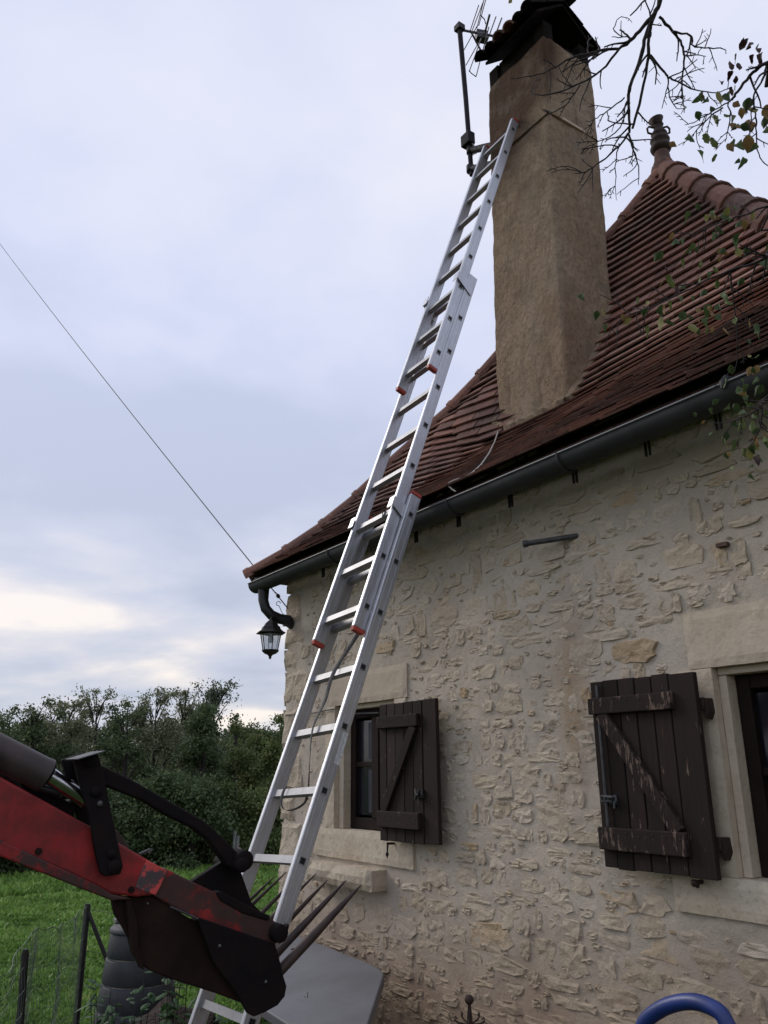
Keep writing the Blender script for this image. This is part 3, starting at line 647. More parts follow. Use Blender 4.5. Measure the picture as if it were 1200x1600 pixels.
# courses of flat tiles
arc = [0.0]
_yy = np.linspace(2.47, apex.y-0.02, 800); _zz = np.array([prof(y) for y in _yy])
arc = np.concatenate([[0], np.cumsum(np.hypot(np.diff(_yy), np.diff(_zz)))])
EXP = 0.094; ncr = int(arc[-1]/EXP)
def ylev(x, z):
    lo, hi = 2.3, apex.y+0.15
    for _ in range(22):
        m = (lo+hi)/2
        if zroof(x, m) < z: lo = m
        else: hi = m
    return (lo+hi)/2
tiles = []
for k in range(ncr):                       # courses run level, whatever the swell of the roof
    y0 = float(np.interp(k*EXP, arc, _yy)); zk = prof(y0)
    xa = xb = None; xl_, xr_2 = xleft(y0), xright(y0)
    for _ in range(8): xl_ = 0.5*xl_+0.5*xleft(ylev(xl_, zk)); xr_2 = 0.5*xr_2+0.5*xright(ylev(xr_2, zk))
    xa, xb = xl_+0.01, xr_2-0.01
    wob = 0.006*noise.noise(Vector((k*0.7, 1, 0)))
    x = xa-(0.09 if k % 2 else 0.0)
    while x < xb:
        wd = 0.165+rng.uniform(-0.008, 0.008); a, b = max(x, xa), min(x+wd, xb); x += wd+0.003
        if b-a < 0.03: continue
        ya_, yb2 = ylev(a, zk), ylev(b, zk); ym = (ya_+yb2)/2; xm_ = (a+b)/2
        if -3.69 < a and b < -3.10 and 3.58 < ym < 3.88: continue
        sl = (zroof(xm_, ym+0.05)-zroof(xm_, ym-0.02))/0.07; T = Vector((0, 1, sl)).normalized(); Nn = Vector((0, -T.z, T.y)); y0 = ym
        lo_ = min(1, max(0, (sl-0.9)/0.8)); lift = 0.042+0.013*lo_+rng.uniform(-0.003, 0.003); sag = 0.012*noise.noise(Vector((a*1.1, ym*1.5, 2)))
        th = 0.010+0.0045*lo_; c8 = []
        sh = Nn*sag+T*(wob+rng.uniform(-0.003, 0.003)); rot = T*rng.uniform(-0.003, 0.003)
        A_, B_ = Vector((a+0.0008, ya_, zk))+sh+rot, Vector((b-0.0008, yb2, zk))+sh-rot
        for nn in (0, 1):
            c8 += [A_+Nn*(lift-th+nn*th), B_+Nn*(lift-th+nn*th), B_+T*0.175+Nn*(0.001+nn*th*0.7), A_+T*0.175+Nn*(0.001+nn*th*0.7)]
        cr = 0.5+0.55*noise.noise(Vector((a*0.7, y0*2.0, 4)))+rng.uniform(-0.28, 0.28)
        # redder where the rain has washed the roof beside the chimney
        if -3.2 < a < -1.9: cr += 0.55*max(0, 1-abs(a+2.65)/0.7)*max(0, 1-abs(y0-3.6)/0.75)+0.05
        tiles.append((c8, min(1, max(0, cr)), a, y0))
def tdist(t):
    p = Vector((t[2], t[3], prof(t[3]))); d = p.dot(fw); px = 600+F*p.dot(rt)/d; py = 800-F*p.dot(up)/d
    return p.length if (-20 < px < 1220 and py > -20) else 99
tiles.sort(key=tdist); rest = MB()
for i, (c8, cr, a, y0) in enumerate(tiles):
    if i < 285: mb = MB(); mb.hexa(c8, cr); obj('roof_tile', mb, M['clay'], roof)
    else: rest.hexa(c8, cr)
# left slope, seen on edge only: courses as long strips
for k in range(ncr):
    s = k*EXP; y0 = float(np.interp(s, arc, _yy)); x0 = xleft(y0); z0 = zroof(x0, y0); y1 = float(np.interp(s+0.15, arc, _yy)); x1 = xleft(y1); z1 = zroof(x1, y1)
    sgn = (y0-2.5)/(apex.y-2.5); ye = yb+(apex.y-yb)*sgn
    q = [Vector((x0-0.02, y0+0.04, z0)), Vector((x0-0.02, ye, z0)), Vector((x1, ye, z1-0.02)), Vector((x1, y0+0.04, z1-0.02))]
    rest.hexa(q+[p+Vector((-0.01, 0, 0.016)) for p in q])
o = obj('far_tiles', rest, M['clay'], roof); o['kind'] = 'stuff'
# hip tiles
def hip(points, r0, length, over):
    pts = [Vector(p) for p in points]; L = [0]
    for i in range(1, len(pts)): L.append(L[-1]+(pts[i]-pts[i-1]).length)
    def at(s):
        for i in range(1, len(pts)):
            if s <= L[i] or i == len(pts)-1: return pts[i-1].lerp(pts[i], (s-L[i-1])/max(1e-6, L[i]-L[i-1]))
    s = 0
    while s < L[-1]-0.08:
        a, b = at(s), at(min(s+length, L[-1])); t = (b-a).normalized(); side = t.cross(Vector((0, 0, 1))).normalized(); nrm = side.cross(t).normalized()
        if nrm.z < 0: nrm = -nrm
        mb = MB(); n = 9; rnd = rng.uniform(0.25, 0.9); v = []
        for q, (rr, sft) in enumerate(((r0*1.06, -0.02), (r0*1.08, 0.015), (r0*0.98, 0.03), (r0*0.86, (b-a).length+over))):
            for w2 in (0, 1):
                for k in range(n):
                    th = math.pi*(-0.06+1.12*k/(n-1)); v.append(a+t*sft+(side*math.cos(th)+nrm*math.sin(th))*(rr-0.016*w2))
        f = []
        for q in range(3):
            for k in range(n-1):
                o_ = q*2*n; f.append((o_+k, o_+k+1, o_+2*n+k+1, o_+2*n+k)); f.append((o_+n+k+1, o_+n+k, o_+3*n+k, o_+3*n+k+1))
        for q in (0, 3):
            for k in range(n-1): f.append((q*2*n+k, q*2*n+n+k, q*2*n+n+k+1, q*2*n+k+1))
        mb.add(v, f, False, rnd); obj('hip_tile', mb, M['clay_hip'], roof); s += length
hip([(xleft(y)+0.03, y+0.0, zroof(xleft(y), y)+0.0) for y in np.linspace(2.48, apex.y, 40)], 0.075, 0.33, 0.03)
hip([(xright(y)-0.02, y+0.03, prof(y)+0.005) for y in np.linspace(2.52, apex.y-0.0, 24)], 0.105, 0.30, 0.04)
# eaves boards and fascia under the tiles
mb = MB(); mb.span((xe0+0.05, 2.545, 1.285), (xe1-0.05, 2.565, 1.345)); mb.span((xe0+0.05, 2.567, 1.325), (xe1-0.05, WY+0.1, 1.345)); obj('eaves_board', mb, M['soot_shade_black'], house)

# gutter
gy, gz_, gr = 2.480, 1.260, 0.060; gx0, gx1 = aty(388, 914, 2.42).x, 0.75
mb = MB(); n = 14; v = []
for xx in (gx0, gx1):
    for rr in (gr, gr-0.004):
        for k in range(n+1):
            th = math.pi+math.pi*k/n; v.append((xx, gy+rr*math.cos(th), gz_+rr*math.sin(th)))
m = n+1; f = []
for k in range(n): f += [(k, k+1, 2*m+k+1, 2*m+k), (m+k+1, m+k, 3*m+k, 3*m+k+1)]
mb.add(v, f, True)
mb.add([(gx0-0.003, gy+gr*math.cos(math.pi+math.pi*k/n), gz_+gr*math.sin(math.pi+math.pi*k/n)) for k in range(n+1)]+[(gx0+0.004, gy+gr*math.cos(math.pi+math.pi*k/n), gz_+gr*math.sin(math.pi+math.pi*k/n)) for k in range(n+1)],
       [tuple(range(n, -1, -1)), tuple(range(n+1, 2*n+2))])
gut = obj('gutter', mb, M['zinc'], house)
mb = MB(); mb.tube([(gx0, gy-gr-0.002, gz_+0.004), (gx1, gy-gr-0.002, gz_+0.004)], 0.005, 10); obj('gutter_bead', mb, M['zinc_bead'], gut)
for px, py in ((870, 700), (698, 775), (512, 855)):
    xx = aty(px, py, 2.42).x; mb = MB(); mb.tube([(xx+q, gy+(gr+0.004)*math.cos(th), gz_+(gr+0.004)*math.sin(th)) for q in (0,) for th in np.linspace(math.pi*0.97, 2*math.pi, 14)], 0.006, 6); obj('joint_ring', mb, M['zinc'], gut)
xx = aty(1132, 600, 2.42).x; mb = MB(); mb.tube([(xx-0.004, gy-gr-0.004, gz_-0.016), (xx, gy-gr-0.006, gz_+0.004), (xx+0.006, gy-gr+0.006, gz_+0.02), (xx+0.01, gy-gr+0.03, gz_+0.022)], [0.009, 0.016, 0.014, 0.008], 10); obj('gutter_clip', mb, M['zinc'], gut)
for px, py in ((1010, 688), (897, 732), (797, 773), (716, 802), (650, 829), (560, 866), (505, 890), (1120, 645)):
    xx = aty(px, py, 2.56).x; mb = MB()
    for q in (-0.009, 0.009): mb.span((xx+q-0.0035, 2.556, 1.17), (xx+q+0.0035, 2.566, 1.30))
    obj('gutter_bracket', mb, M['black_iron'], gut)
mb = MB(); p = [aty(411, 912, 2.49), aty(412, 922, 2.49), aty(411.5, 938, 2.49), aty(415, 951, 2.50), aty(424, 961, 2.54), aty(437, 967, 2.60), aty(450, 969, 2.66)]
mb.tube(p, [0.05, 0.040, 0.036, 0.036, 0.036, 0.036, 0.036], 14); dp = obj('downpipe', mb, M['black_plastic'], house)
mb = MB(); e = p[-1]; mb.tube([e+Vector((-0.03, -0.02, 0)), e+Vector((-0.02, 0.02, 0.0)), e+Vector((-0.045, 0.12, -0.05)), e+Vector((-0.05, 0.17, -0.14)), (XL-0.055, e.y+0.17, -1.7)], [0.042, 0.045, 0.042, 0.042, 0.04], 14); obj('pipe_elbow', mb, M['black_plastic'], dp)
mb = MB(); mb.lathe(p[0]+Vector((0, 0, 0.035)), [(0.064, 0), (0.062, -0.03), (0.042, -0.06)], (0, 0, 1), 16); obj('outlet', mb, M['zinc'], dp)

# ------------------------------------------------------------------ chimney
def chim_c(z):
    s = (z-2.09)/(5.0-2.09)
    return (-3.715+0.07*s, -3.08+0.036*s, 3.49+0.02*s, 3.985+0.025*s)
def ring(x0, x1, y0, y1, st=0.022, r=0.012):
    pts = []
    def seg(a, b):
        n = max(2, int(math.hypot(b[0]-a[0], b[1]-a[1])/st))
        for i in range(n): pts.append((a[0]+(b[0]-a[0])*i/n, a[1]+(b[1]-a[1])*i/n))
    seg((x0+r, y0), (x1-r, y0)); seg((x1-r*.8, y0+r*.1), (x1-r*.1, y0+r*.8)); seg((x1, y0+r), (x1, y1-r)); seg((x1-r*.1, y1-r*.8), (x1-r*.8, y1-r*.1)); seg((x1-r, y1), (x0+r, y1)); seg((x0+r*.8, y1-r*.1), (x0+r*.1, y1-r*.8)); seg((x0, y1-r), (x0, y0+r)); seg((x0+r*.1, y0+r*.8), (x0+r*.8, y0+r*.1))
    return pts
zs = np.arange(1.8, 5.001, 0.022); v = []; nr = len(ring(*chim_c(3.0)))
b0 = chim_c(3.4)
for j, z in enumerate(zs):
    x0, x1, y0, y1 = chim_c(z); base = ring(*b0)
    for (x, y) in base:
        u_ = (x-b0[0])/(b0[1]-b0[0]); w_ = (y-b0[2])/(b0[3]-b0[2])
        X_, Y_ = x0+(x1-x0)*u_, y0+(y1-y0)*w_; c = Vector(((x0+x1)/2, (y0+y1)/2, z)); q = Vector((X_, Y_, z))
        nr_ = Vector((X_-c.x, (Y_-c.y)*1.2, 0)); h = 0.010*noise.noise(q*3.2)+0.006*noise.noise(q*11)+0.0022*noise.noise(q*26)
        if z > 4.93: h -= 0.02*(z-4.93)/0.07
        if w_ < 0.16 and u_ > 0.98: h -= 0.012*(0.5+noise.noise(Vector((3, z*5, w_*9))))*max(0, 1-abs(w_-0.07)/0.09)
        if z < 2.3: h += 0.018*max(0, (2.3-z)/0.4)*(0.5+noise.noise(q*8))
        v.append(q+nr_.normalized()*h-ORG[house.name])
n = len(base); f = [(j*n+k, j*n+(k+1) % n, (j+1)*n+(k+1) % n, (j+1)*n+k) for j in range(len(zs)-1) for k in range(n)]
me = npmesh('chimney', v, f, smooth=False); chim = link('chimney', me, M['render_coat'], house); ORG[chim.name] = ORG[house.name]
x0, x1, y0, y1 = chim_c(4.98)
mb = MB(); mb.span((x0+0.03, y0+0.03, 4.90), (x1-0.03, y1-0.03, 4.985)); obj('flue_top', mb, M['soot_shade_black'], chim)
mb = MB()
pf = [Vector((-3.73, 3.49, zroof(-3.73, 3.49)+0.03))]+[Vector((x, 3.475, zroof(x, 3.475)+0.035)) for x in np.linspace(-3.70, -3.09, 16)]
pf2 = [Vector((-3.068, y, zroof(-3.06, y)+0.03)) for y in np.linspace(3.475, 3.98, 16)]
for q_ in (pf, pf2): mb.tube([p+Vector((rng.uniform(-.006, .006), rng.uniform(-.006, .006), rng.uniform(-.008, .008))) for p in q_], [rng.uniform(0.028, 0.046) for _ in q_], 7, smooth=False)
o = obj('mortar_fillet', mb, M['render_coat'], chim); o['kind'] = 'stuff'
# thin drip course
zt = aty(860, 168, 3.485).z; x0, x1, y0, y1 = chim_c(zt)
for a, b, m_ in (((x0+0.03, y0-0.010, zt-0.006), (x1+0.004, y0+0.02, zt+0.006), 'render_coat'), ((x1-0.02, y0+0.022, zt-0.006), (x1+0.009, y0+0.12, zt+0.006), 'render_coat'), ((x1-0.02, y0+0.122, zt-0.011), (x1+0.017, y0+0.34, zt+0.009), 'dressed_stone'), ((x1-0.02, y0+0.342, zt-0.006), (x1+0.008, y1-0.02, zt+0.005), 'render_coat')):
    mb = MB(); mb.span(a, b); obj('drip_course', mb, M[m_], chim, 0.003)
# cap: piers, low gable roof of canal tiles
EV = 3.385; ef = aty(790, 58, EV).z; cxl, cxr = aty(747, 104, EV).x, aty(835, 12, EV).x
rb = atx(938, 72, cxr+0.02); ry, rz = (EV+rb.y)/2+0.0, ef+0.27
x0, x1, y0, y1 = chim_c(4.98)
for a in ((x0+.01, y0+.015), (x1-.11, y0+.015), (x0+.01, y1-.11), (x1-.11, y1-.11)):
    mb = MB(); mb.span((a[0], a[1], 4.97), (a[0]+0.10, a[1]+0.095, ef+0.04)); obj('pier', mb, M['soot_shade_black'], chim, 0.008)
for ya, yb_ in ((y0+0.03, y0+0.08), (y1-0.08, y1-0.03)):
    mb = MB(); mb.span((x0+0.112, ya, 4.97), (x1-0.112, yb_, ef+0.05)); obj('cap_wall', mb, M['soot_shade_black'], chim)
mb = MB(); mb.prism([(cxl+0.03, EV+0.05, ef+0.035), (cxl+0.03, ry, rz+0.01), (cxl+0.03, rb.y-0.04, ef+0.05), (cxl+0.03, rb.y-0.04, ef+0.022), (cxl+0.03, ry, rz-0.02), (cxl+0.03, EV+0.05, ef+0.008)], (cxr-cxl-0.05, 0, 0)); obj('cap_deck', mb, M['soot_shade_black'], chim)
def canal(mb, a, b, r0, r1, nrm, n=9, th=0.013):
    a, b = Vector(a), Vector(b); t = (b-a).normalized(); side = t.cross(Vector(nrm)).normalized(); nn = side.cross(t).normalized(); v = []; 
    if nn.dot(Vector(nrm)) < 0: nn = -nn
    for p, r_ in ((a, r0), (b, r1)):
        for w2 in (0, 1):
            for k in range(n):
                q = math.pi*k/(n-1); v.append(p+side*math.cos(q)*(r_-th*w2)+nn*(math.sin(q)*(r_-th*w2)*0.9))
    f = []
    for k in range(n-1): f += [(k, k+1, 2*n+k+1, 2*n+k), (n+k+1, n+k, 3*n+k, 3*n+k+1), (k, n+k, n+k+1, k+1), (2*n+k, 2*n+k+1, 3*n+k+1, 3*n+k)]
    mb.add(v, f, False)
nc = 6; wc = (cxr-cxl)/nc
for k in range(nc):
    xx = cxl+wc*(k+.5)
    for ye, ze, sgn in ((EV, ef, 1), (rb.y, ef+0.02, -1)):
        e0 = Vector((xx+rng.uniform(-.006, .006), ye-0.01*sgn+rng.uniform(-.015, .015), ze+0.02)); e1 = Vector((xx, ry, rz+0.02)); d = e1-e0
        nrm = Vector((0, -d.z*sgn, abs(d.y))).normalized()
        for a_, b_, lf in ((0.0, 0.58, 0.012), (0.48, 1.0, 0.0)):
            mb = MB(); canal(mb, e0+d*a_+nrm*lf, e0+d*b_+nrm*(lf-0.01), wc*0.56, wc*0.46, nrm); obj('cap_tile', mb, M['clay_hip'] if rng.random() < 0.3 else M['soot_shade_black'], chim)
for k in range(3):
    a = cxl+(cxr-cxl)*k/3; mb = MB(); canal(mb, (a-0.02, ry, rz+0.035+0.01*(k == 2)), (a+(cxr-cxl)/3+0.03, ry, rz+0.03+0.012*(k == 2)), 0.085, 0.095, (0, 0, 1)); obj('ridge_tile', mb, M['soot_shade_black'], chim)

# ------------------------------------------------------------------ roof finial
ft = apex+Vector((0, 0, 0.02)); fin = thing('roof_finial', 'brown glazed clay finial with ringed neck and two small handles on the roof peak', 'finial', ft)
mpx = (apex.dot(fw))/F
mb = MB(); mb.lathe(ft, [(0.105, -0.10), (0.085, 0.0), (0.062, 0.06), (0.056, 0.125), (0.05, 0.14)], n=20); obj('finial_base', mb, M['clay_hip'], fin)
k_ = 0.14; prof_f = [(0.052, k_-0.005), (0.075, k_+0.015), (0.082, k_+0.035), (0.074, k_+0.058), (0.056, k_+0.072), (0.070, k_+0.09), (0.076, k_+0.108), (0.066, k_+0.13), (0.050, k_+0.142), (0.060, k_+0.155), (0.062, k_+0.172), (0.050, k_+0.19), (0.036, k_+0.205), (0.036, k_+0.25), (0.044, k_+0.258)]
mb = MB(); mb.lathe(ft, prof_f, n=22); obj('finial_body', mb, M['rusty_iron'], fin)
sd = Vector((rt.x, rt.y, 0)).normalized()
for sg in (-1, 1):
    mb = MB(); mb.tube([ft+sd*sg*r_+Vector((0, 0, k_+h)) for r_, h in ((0.05, 0.17), (0.085, 0.185), (0.088, 0.225), (0.072, 0.245), (0.038, 0.235))], 0.0085, 8); obj('handle', mb, M['rusty_iron'], fin)
mb = MB(); mb.lathe(ft+Vector((0, 0, k_+0.258)), [(0.036, 0), (0.040, 0.02), (0.060, 0.055), (0.052, 0.056), (0.0, 0.03)], (-0.2*sd.x, -0.2*sd.y, 1), 18); obj('finial_cup', mb, M['rusty_iron'], fin)

# ------------------------------------------------------------------ television antenna on its mast
AYm = 3.72
m0, m1 = aty(737, 274, AYm), aty(718, 44, AYm)
ant = thing('tv_antenna', 'grey television antenna on a steel mast clamped beside the chimney top', 'antenna', m0)
mb = MB(); mb.tube([m0, m0.lerp(m1, 0.5)+Vector((0.006, 0, 0)), m1], [0.019, 0.021, 0.022], 10); obj('mast', mb, M['grey_paint_steel'], ant)
for py, pl in ((237, 757), (266, 764)):
    a = aty(735, py-2, AYm); b = Vector((chim_c(a.z)[0]+0.03, AYm+0.03, aty(762, py+16, AYm).z))
    mb = MB(); mb.tube([a+Vector((-0.012, 0, 0.004)), a.lerp(b, 0.3), a.lerp(b, 0.75), b], [0.026, 0.03, 0.032, 0.034], 10); arm = obj('wall_arm', mb, M['black_iron'], ant)
    mb = MB(); mb.lathe(a+Vector((0, 0, -0.032)), [(0.027, 0), (0.033, 0.002), (0.033, 0.062), (0.027, 0.064)], n=12); obj('clamp', mb, M['black_iron'], arm)
c = aty(731, 219, AYm-0.02); mb = MB(); mb.box(c, (0.052, 0.035, 0.055)); obj('amplifier_box', mb, M['grey_paint_steel'], ant, 0.006)
mb = MB(); mb.tube([aty(738, 224, AYm-0.05), aty(745, 232, AYm-0.05), aty(744, 240, AYm-0.04), aty(739, 241, AYm-0.02)], 0.004, 6); obj('coax_cable', mb, M['cable_black'], ant)
mb = MB(); mb.box(m1+Vector((0, 0, 0.0)), (0.036, 0.036, 0.03)); mb.lathe(m1+Vector((0, 0, 0.03)), [(0.014, 0), (0.014, 0.025), (0, 0.027)], n=8); obj('mast_head', mb, M['black_iron'], ant, 0.005)
zb_ = m1.z-0.01
B0, B1 = atz(722, 47, zb_), atz(790, 60, zb_); mb = MB(); mb.tube([B0, B1], 0.011, 8); boom = obj('boom', mb, M['antenna_metal'], ant)
mb = MB(); c = atz(752, 57, zb_); mb.box(c, (B1-B0).normalized()*0.05, Vector((-(B1-B0).y, (B1-B0).x, 0)).normalized()*0.035, Vector((0, 0, 0.045))); obj('dipole_box', mb, M['black_plastic'], boom, 0.005)
mb = MB(); mb.tube([atz(735, 48, zb_), atz(756, 88, zb_-0.12)], 0.009, 8); obj('boom_strut', mb, M['antenna_metal'], ant)
def rod(a, b, za_, zb2, r_=0.0045, nm='element', kink=None):
    p = [atz(*a, za_), atz(*b, zb2)]
    mb = MB(); mb.tube(p, r_, 6); obj(nm, mb, M['antenna_metal'], boom)
for a, b, r_ in (((797, 31), (786, 58), .006), ((784, 28), (768, 71), .006), ((775, 26), (758, 73), .005), ((765, 23), (754, 65), .010)): rod(a, b, zb_+.012, zb_+.012, r_, 'director')
for i, (a, b) in enumerate((((748, 8), (735, 47)), ((755, 3), (738, 47)), ((758, -8), (745, 44)), ((762, -12), (748, 40)))): rod(a, b, zb_+0.03+0.05*i, zb_+0.03+0.05*i, .0045, 'reflector_rod')
for i, (a, b) in enumerate((((747, 38), (725, 78)), ((757, 50), (728, 102)), ((764, 42), (744, 119)), ((752, 60), (733, 112)))): rod(a, b, zb_-0.03-0.04*i, zb_-0.03-0.04*i, .0045, 'reflector_rod')
mb = MB(); mb.tube([atz(733, 110, zb_-.15), atz(736, 114, zb_-.15), atz(744, 120, zb_-.15)], 0.0045, 6); obj('element_loop', mb, M['antenna_metal'], boom); mb = MB(); mb.tube([atz(751, 24, zb_+.05), atz(757, 30, zb_+.05), atz(759, 38, zb_+.02)], 0.005, 6); obj('element_loop', mb, M['antenna_metal'], boom)

# ------------------------------------------------------------------ lantern, cables
lc = aty(424, 968, 2.52); s_ = lc.dot(fw)/F
lan = thing('wall_lantern', 'black hexagonal lantern with clear panes hanging at the house corner', 'lantern', lc)
H = lambda dy: lc+Vector((0, 0, -dy*s_*1.04))
mb = MB(); mb.tube([aty(445, 962, 2.66), aty(436, 962, 2.58), aty(424, 964, 2.52), H(4)], 0.008, 8); obj('bracket', mb, M['black_iron'], lan)
mb = MB(); mb.lathe(lc, [(0.02*0, 0.0), (s_*4, -s_*1), (s_*10, -s_*6), (s_*12, -s_*10), (s_*15, -s_*12), (s_*15.5, -s_*15), (s_*20, -s_*19), (s_*24, -s_*21), (s_*23.5, -s_*22.2), (s_*16, -s_*21.5)], n=6, smooth=False); obj('cap', mb, M['black_iron'], lan)
a6 = Vector((0, 0, 1)).orthogonal().normalized(); b6 = Vector((0, 0, 1)).cross(a6); hexd = [a6*math.cos(math.pi*k/3)+b6*math.sin(math.pi*k/3) for k in range(6)]
for k in range(6):
    mb = MB(); mb.tube([H(22)+hexd[k]*s_*16.5, H(48)+hexd[k]*s_*11.5], s_*0.75, 6); obj('cage_bar', mb, M['black_iron'], lan)
    q = [H(22.5)+hexd[k]*s_*16, H(22.5)+hexd[(k+1) % 6]*s_*16, H(47.5)+hexd[(k+1) % 6]*s_*11.2, H(47.5)+hexd[k]*s_*11.2]
    mb = MB(); mb.prism(q, (hexd[k]+hexd[(k+1) % 6])*-0.001); obj('pane', mb, M['lantern_glass'], lan)
mb = MB(); mb.lathe(lc, [(s_*13.5, -s_*48), (s_*12.5, -s_*50), (s_*9, -s_*53), (s_*4, -s_*55), (s_*2, -s_*58), (s_*2.2, -s_*60), (0, -s_*62)], n=12); mb.lathe(lc, [(0, -s_*47.4), (s_*13.4, -s_*47.5), (s_*13.5, -s_*48)], n=12); obj('base', mb, M['black_iron'], lan)
mb = MB(); mb.lathe(lc, [(s_*2.5, -s_*21), (s_*3, -s_*25), (s_*4.6, -s_*29), (s_*4.4, -s_*33), (s_*2.5, -s_*36), (0, -s_*36.5)], n=12); obj('bulb', mb, M['frosted_glass'], lan)

e0 = aty(450, 951, 2.69); e1 = ray(-60, 300); e1 = e1*(18.0/e1.length); e2 = ray(0, 375); 
mid = e0.lerp(e1, 0.5); 
cab = thing('overhead_cable', 'thin dark overhead cable running from the house corner up to the left', 'cable', e0)
mb = MB(); pp = []
for k in range(13):
    t = k/12; p = e0.lerp(e1, t); pp.append(p+Vector((0, 0, -0.10*4*t*(1-t)*0.6)))
mb.tube(pp, 0.0042, 6); obj('wire', mb, M['grey_iron'], cab)
mb = MB(); c = e0.lerp(e1, 0.012); d_ = (e1-e0).normalized(); mb.lathe(c, [(0.004, -0.02), (0.012, -0.015), (0.015, 0.0), (0.012, 0.012), (0.007, 0.02), (0.004, 0.05)], d_, 10); obj('insulator', mb, M['black_plastic'], cab)
mb = MB(); c = aty(435, 943, 2.64); mb.tube([c+Vector((0, 0.01*math.cos(t), 0))+Vector((0.012*math.cos(t), 0, 0.016*math.sin(t))) for t in np.linspace(0, 5, 12)]+[aty(441, 958, 2.66), aty(447, 963, 2.69)], 0.0025, 6); obj('wire_tail', mb, M['cable_black'], cab)

def onroof(px, py, lift=0.055):
    d = ray(px, py); t = 2.35/d.y
    while t*d.y < 5.0:
        p = d*t
        if p.z <= zroof(p.x, p.y)+lift+0.0 and p.y > 2.46: return p
        t += 0.002
    return d*t
pts = [(779, 672), (774, 690), (764, 710), (752, 727), (738, 741), (722, 748), (706, 751), (699, 754), (700, 760), (707, 765), (712, 768)]
mb = MB(); pw = [onroof(*p) for p in pts]; pw = [pw[0]]+[(pw[i-1]+2*pw[i]+pw[i+1])/4 for i in range(1, len(pw)-1)]+[pw[-1]]
mb.tube(pw, 0.0042, 6); tag(obj('loose_cord', mb, M['white_cord']), 'thin white cord lying on the tiles below the chimney', 'cord')

# ------------------------------------------------------------------ extension ladder
LP = Vector((-3.027, 1.484, -0.864)); LU = Vector((-0.0508, 0.3715, 0.927)).normalized()
LR = Vector((0.99857, 0.0032, 0.05346)); LR = (LR-LU*LR.dot(LU)).normalized(); LN = LR.cross(LU)       # LN looks at the climber
if LN.y > 0: LN = -LN
lad = thing('extension_ladder', 'long three section aluminium extension ladder leaning from the loader to the chimney', 'ladder', LP+LU*(-0.92))
PIT = 0.28
def at_l(s, r_, n_): return LP+LU*s+LR*r_+LN*n_
def rail(s0, s1, r_, n_, wd=0.066, th=0.024, out_=1):
    """channel: web with two flanges"""
    mb = MB(); prof_ = [(-th/2, -wd/2), (th/2, -wd/2), (th/2, wd/2), (-th/2, wd/2)]
    c8 = [at_l(s0, r_+a, n_+b) for a, b in prof_]+[at_l(s1, r_+a, n_+b) for a, b in prof_]
    mb.hexa(c8); ra = obj('rail', mb, M['aluminium'], lad, 0.004)
    mb = MB(); xo = r_+out_*(th/2+0.0006)
    for b in (-wd*0.22, wd*0.22):
        c8 = [at_l(s0+0.01, xo-0.0012, n_+b-0.0015), at_l(s0+0.01, xo+0.0012, n_+b-0.0015), at_l(s0+0.01, xo+0.0012, n_+b+0.0015), at_l(s0+0.01, xo-0.0012, n_+b+0.0015)]
        mb2 = MB(); mb2.hexa(c8+[p+LU*(s1-s0-0.02) for p in c8]); obj('rail_rib', mb2, M['aluminium'], ra)
    return ra
def rung(s, r0, r1, n_, sz=0.030):
    mb = MB(); h = sz/2; i_ = h-0.0032
    for (ra_, rb_) in ((r0-0.012, r1+0.0155),):
        o4 = [(-h, -h), (h, -h), (h, h), (-h, h)]; i4 = [(-i_, -i_), (i_, -i_), (i_, i_), (-i_, i_)]
        v = [at_l(s+a, ra_, n_+b) for a, b in o4]+[at_l(s+a, rb_, n_+b) for a, b in o4]+[at_l(s+a, rb_, n_+b) for a, b in i4]+[at_l(s+a, rb_-0.03, n_+b) for a, b in i4]
        mb.add(v, [(3,2,1,0)]+[(k, (k+1) % 4, 4+(k+1) % 4, 4+k) for k in range(4)]+[(4+k, 4+(k+1) % 4, 8+(k+1) % 4, 8+k) for k in range(4)]+[(8+k, 8+(k+1) % 4, 12+(k+1) % 4, 12+k) for k in range(4)])
    ru = obj('rung', mb, M['rung_metal'], lad)
    mb = MB(); mb.hexa([at_l(s+a*0.97, rb_-0.010, n_+b*0.97) for a, b in i4]+[at_l(s+a*0.97, rb_-0.0015, n_+b*0.97) for a, b in i4]); obj('rung_hole', mb, M['dark_hole'], ru)
def cap(s, r_, n_, wd=0.070, th=0.030, L=0.022, sgn=-1):
    mb = MB(); a = [(-th/2, -wd/2), (th/2, -wd/2), (th/2, wd/2), (-th/2, wd/2)]
    c8 = [at_l(s, r_+x, n_+y) for x, y in a]+[at_l(s+sgn*L, r_+x*0.9, n_+y*0.8) for x, y in a]
    if sgn < 0: c8 = c8[4:]+c8[:4]
    mb.hexa(c8); obj('end_cap', mb, M['orange_plastic'], lad, 0.004)
WB, WS, WT = 0.417, 0.370, 0.325
SECT = [(-0.90, 8.42*PIT, 0.0, 0.0, WB, -3, 8, 0.0), (1.688-0.115, 1.688+8.34*PIT, -0.036, 0.058, WS, 0, 8, 1.688), (3.316-0.115, 3.316+8.40*PIT, -0.0, 0.113, WT+0.012, 0, 8, 3.316)]
SECT[1] = (SECT[1][0], SECT[1][1], -0.030, 0.060, 0.362, 0, 8, 1.688)
SECT[2] = (SECT[2][0], SECT[2][1], -0.036, 0.120, 0.300, 0, 8, 3.316)
for s0, s1, r_, n_, wd, k0, k1, ph in SECT:
    rail(s0, s1, r_-0.0, n_, out_=1); rail(s0, s1, r_-wd, n_, out_=1)
    for k in range(k0, k1+1): rung(ph+k*PIT, r_-wd, r_, n_)
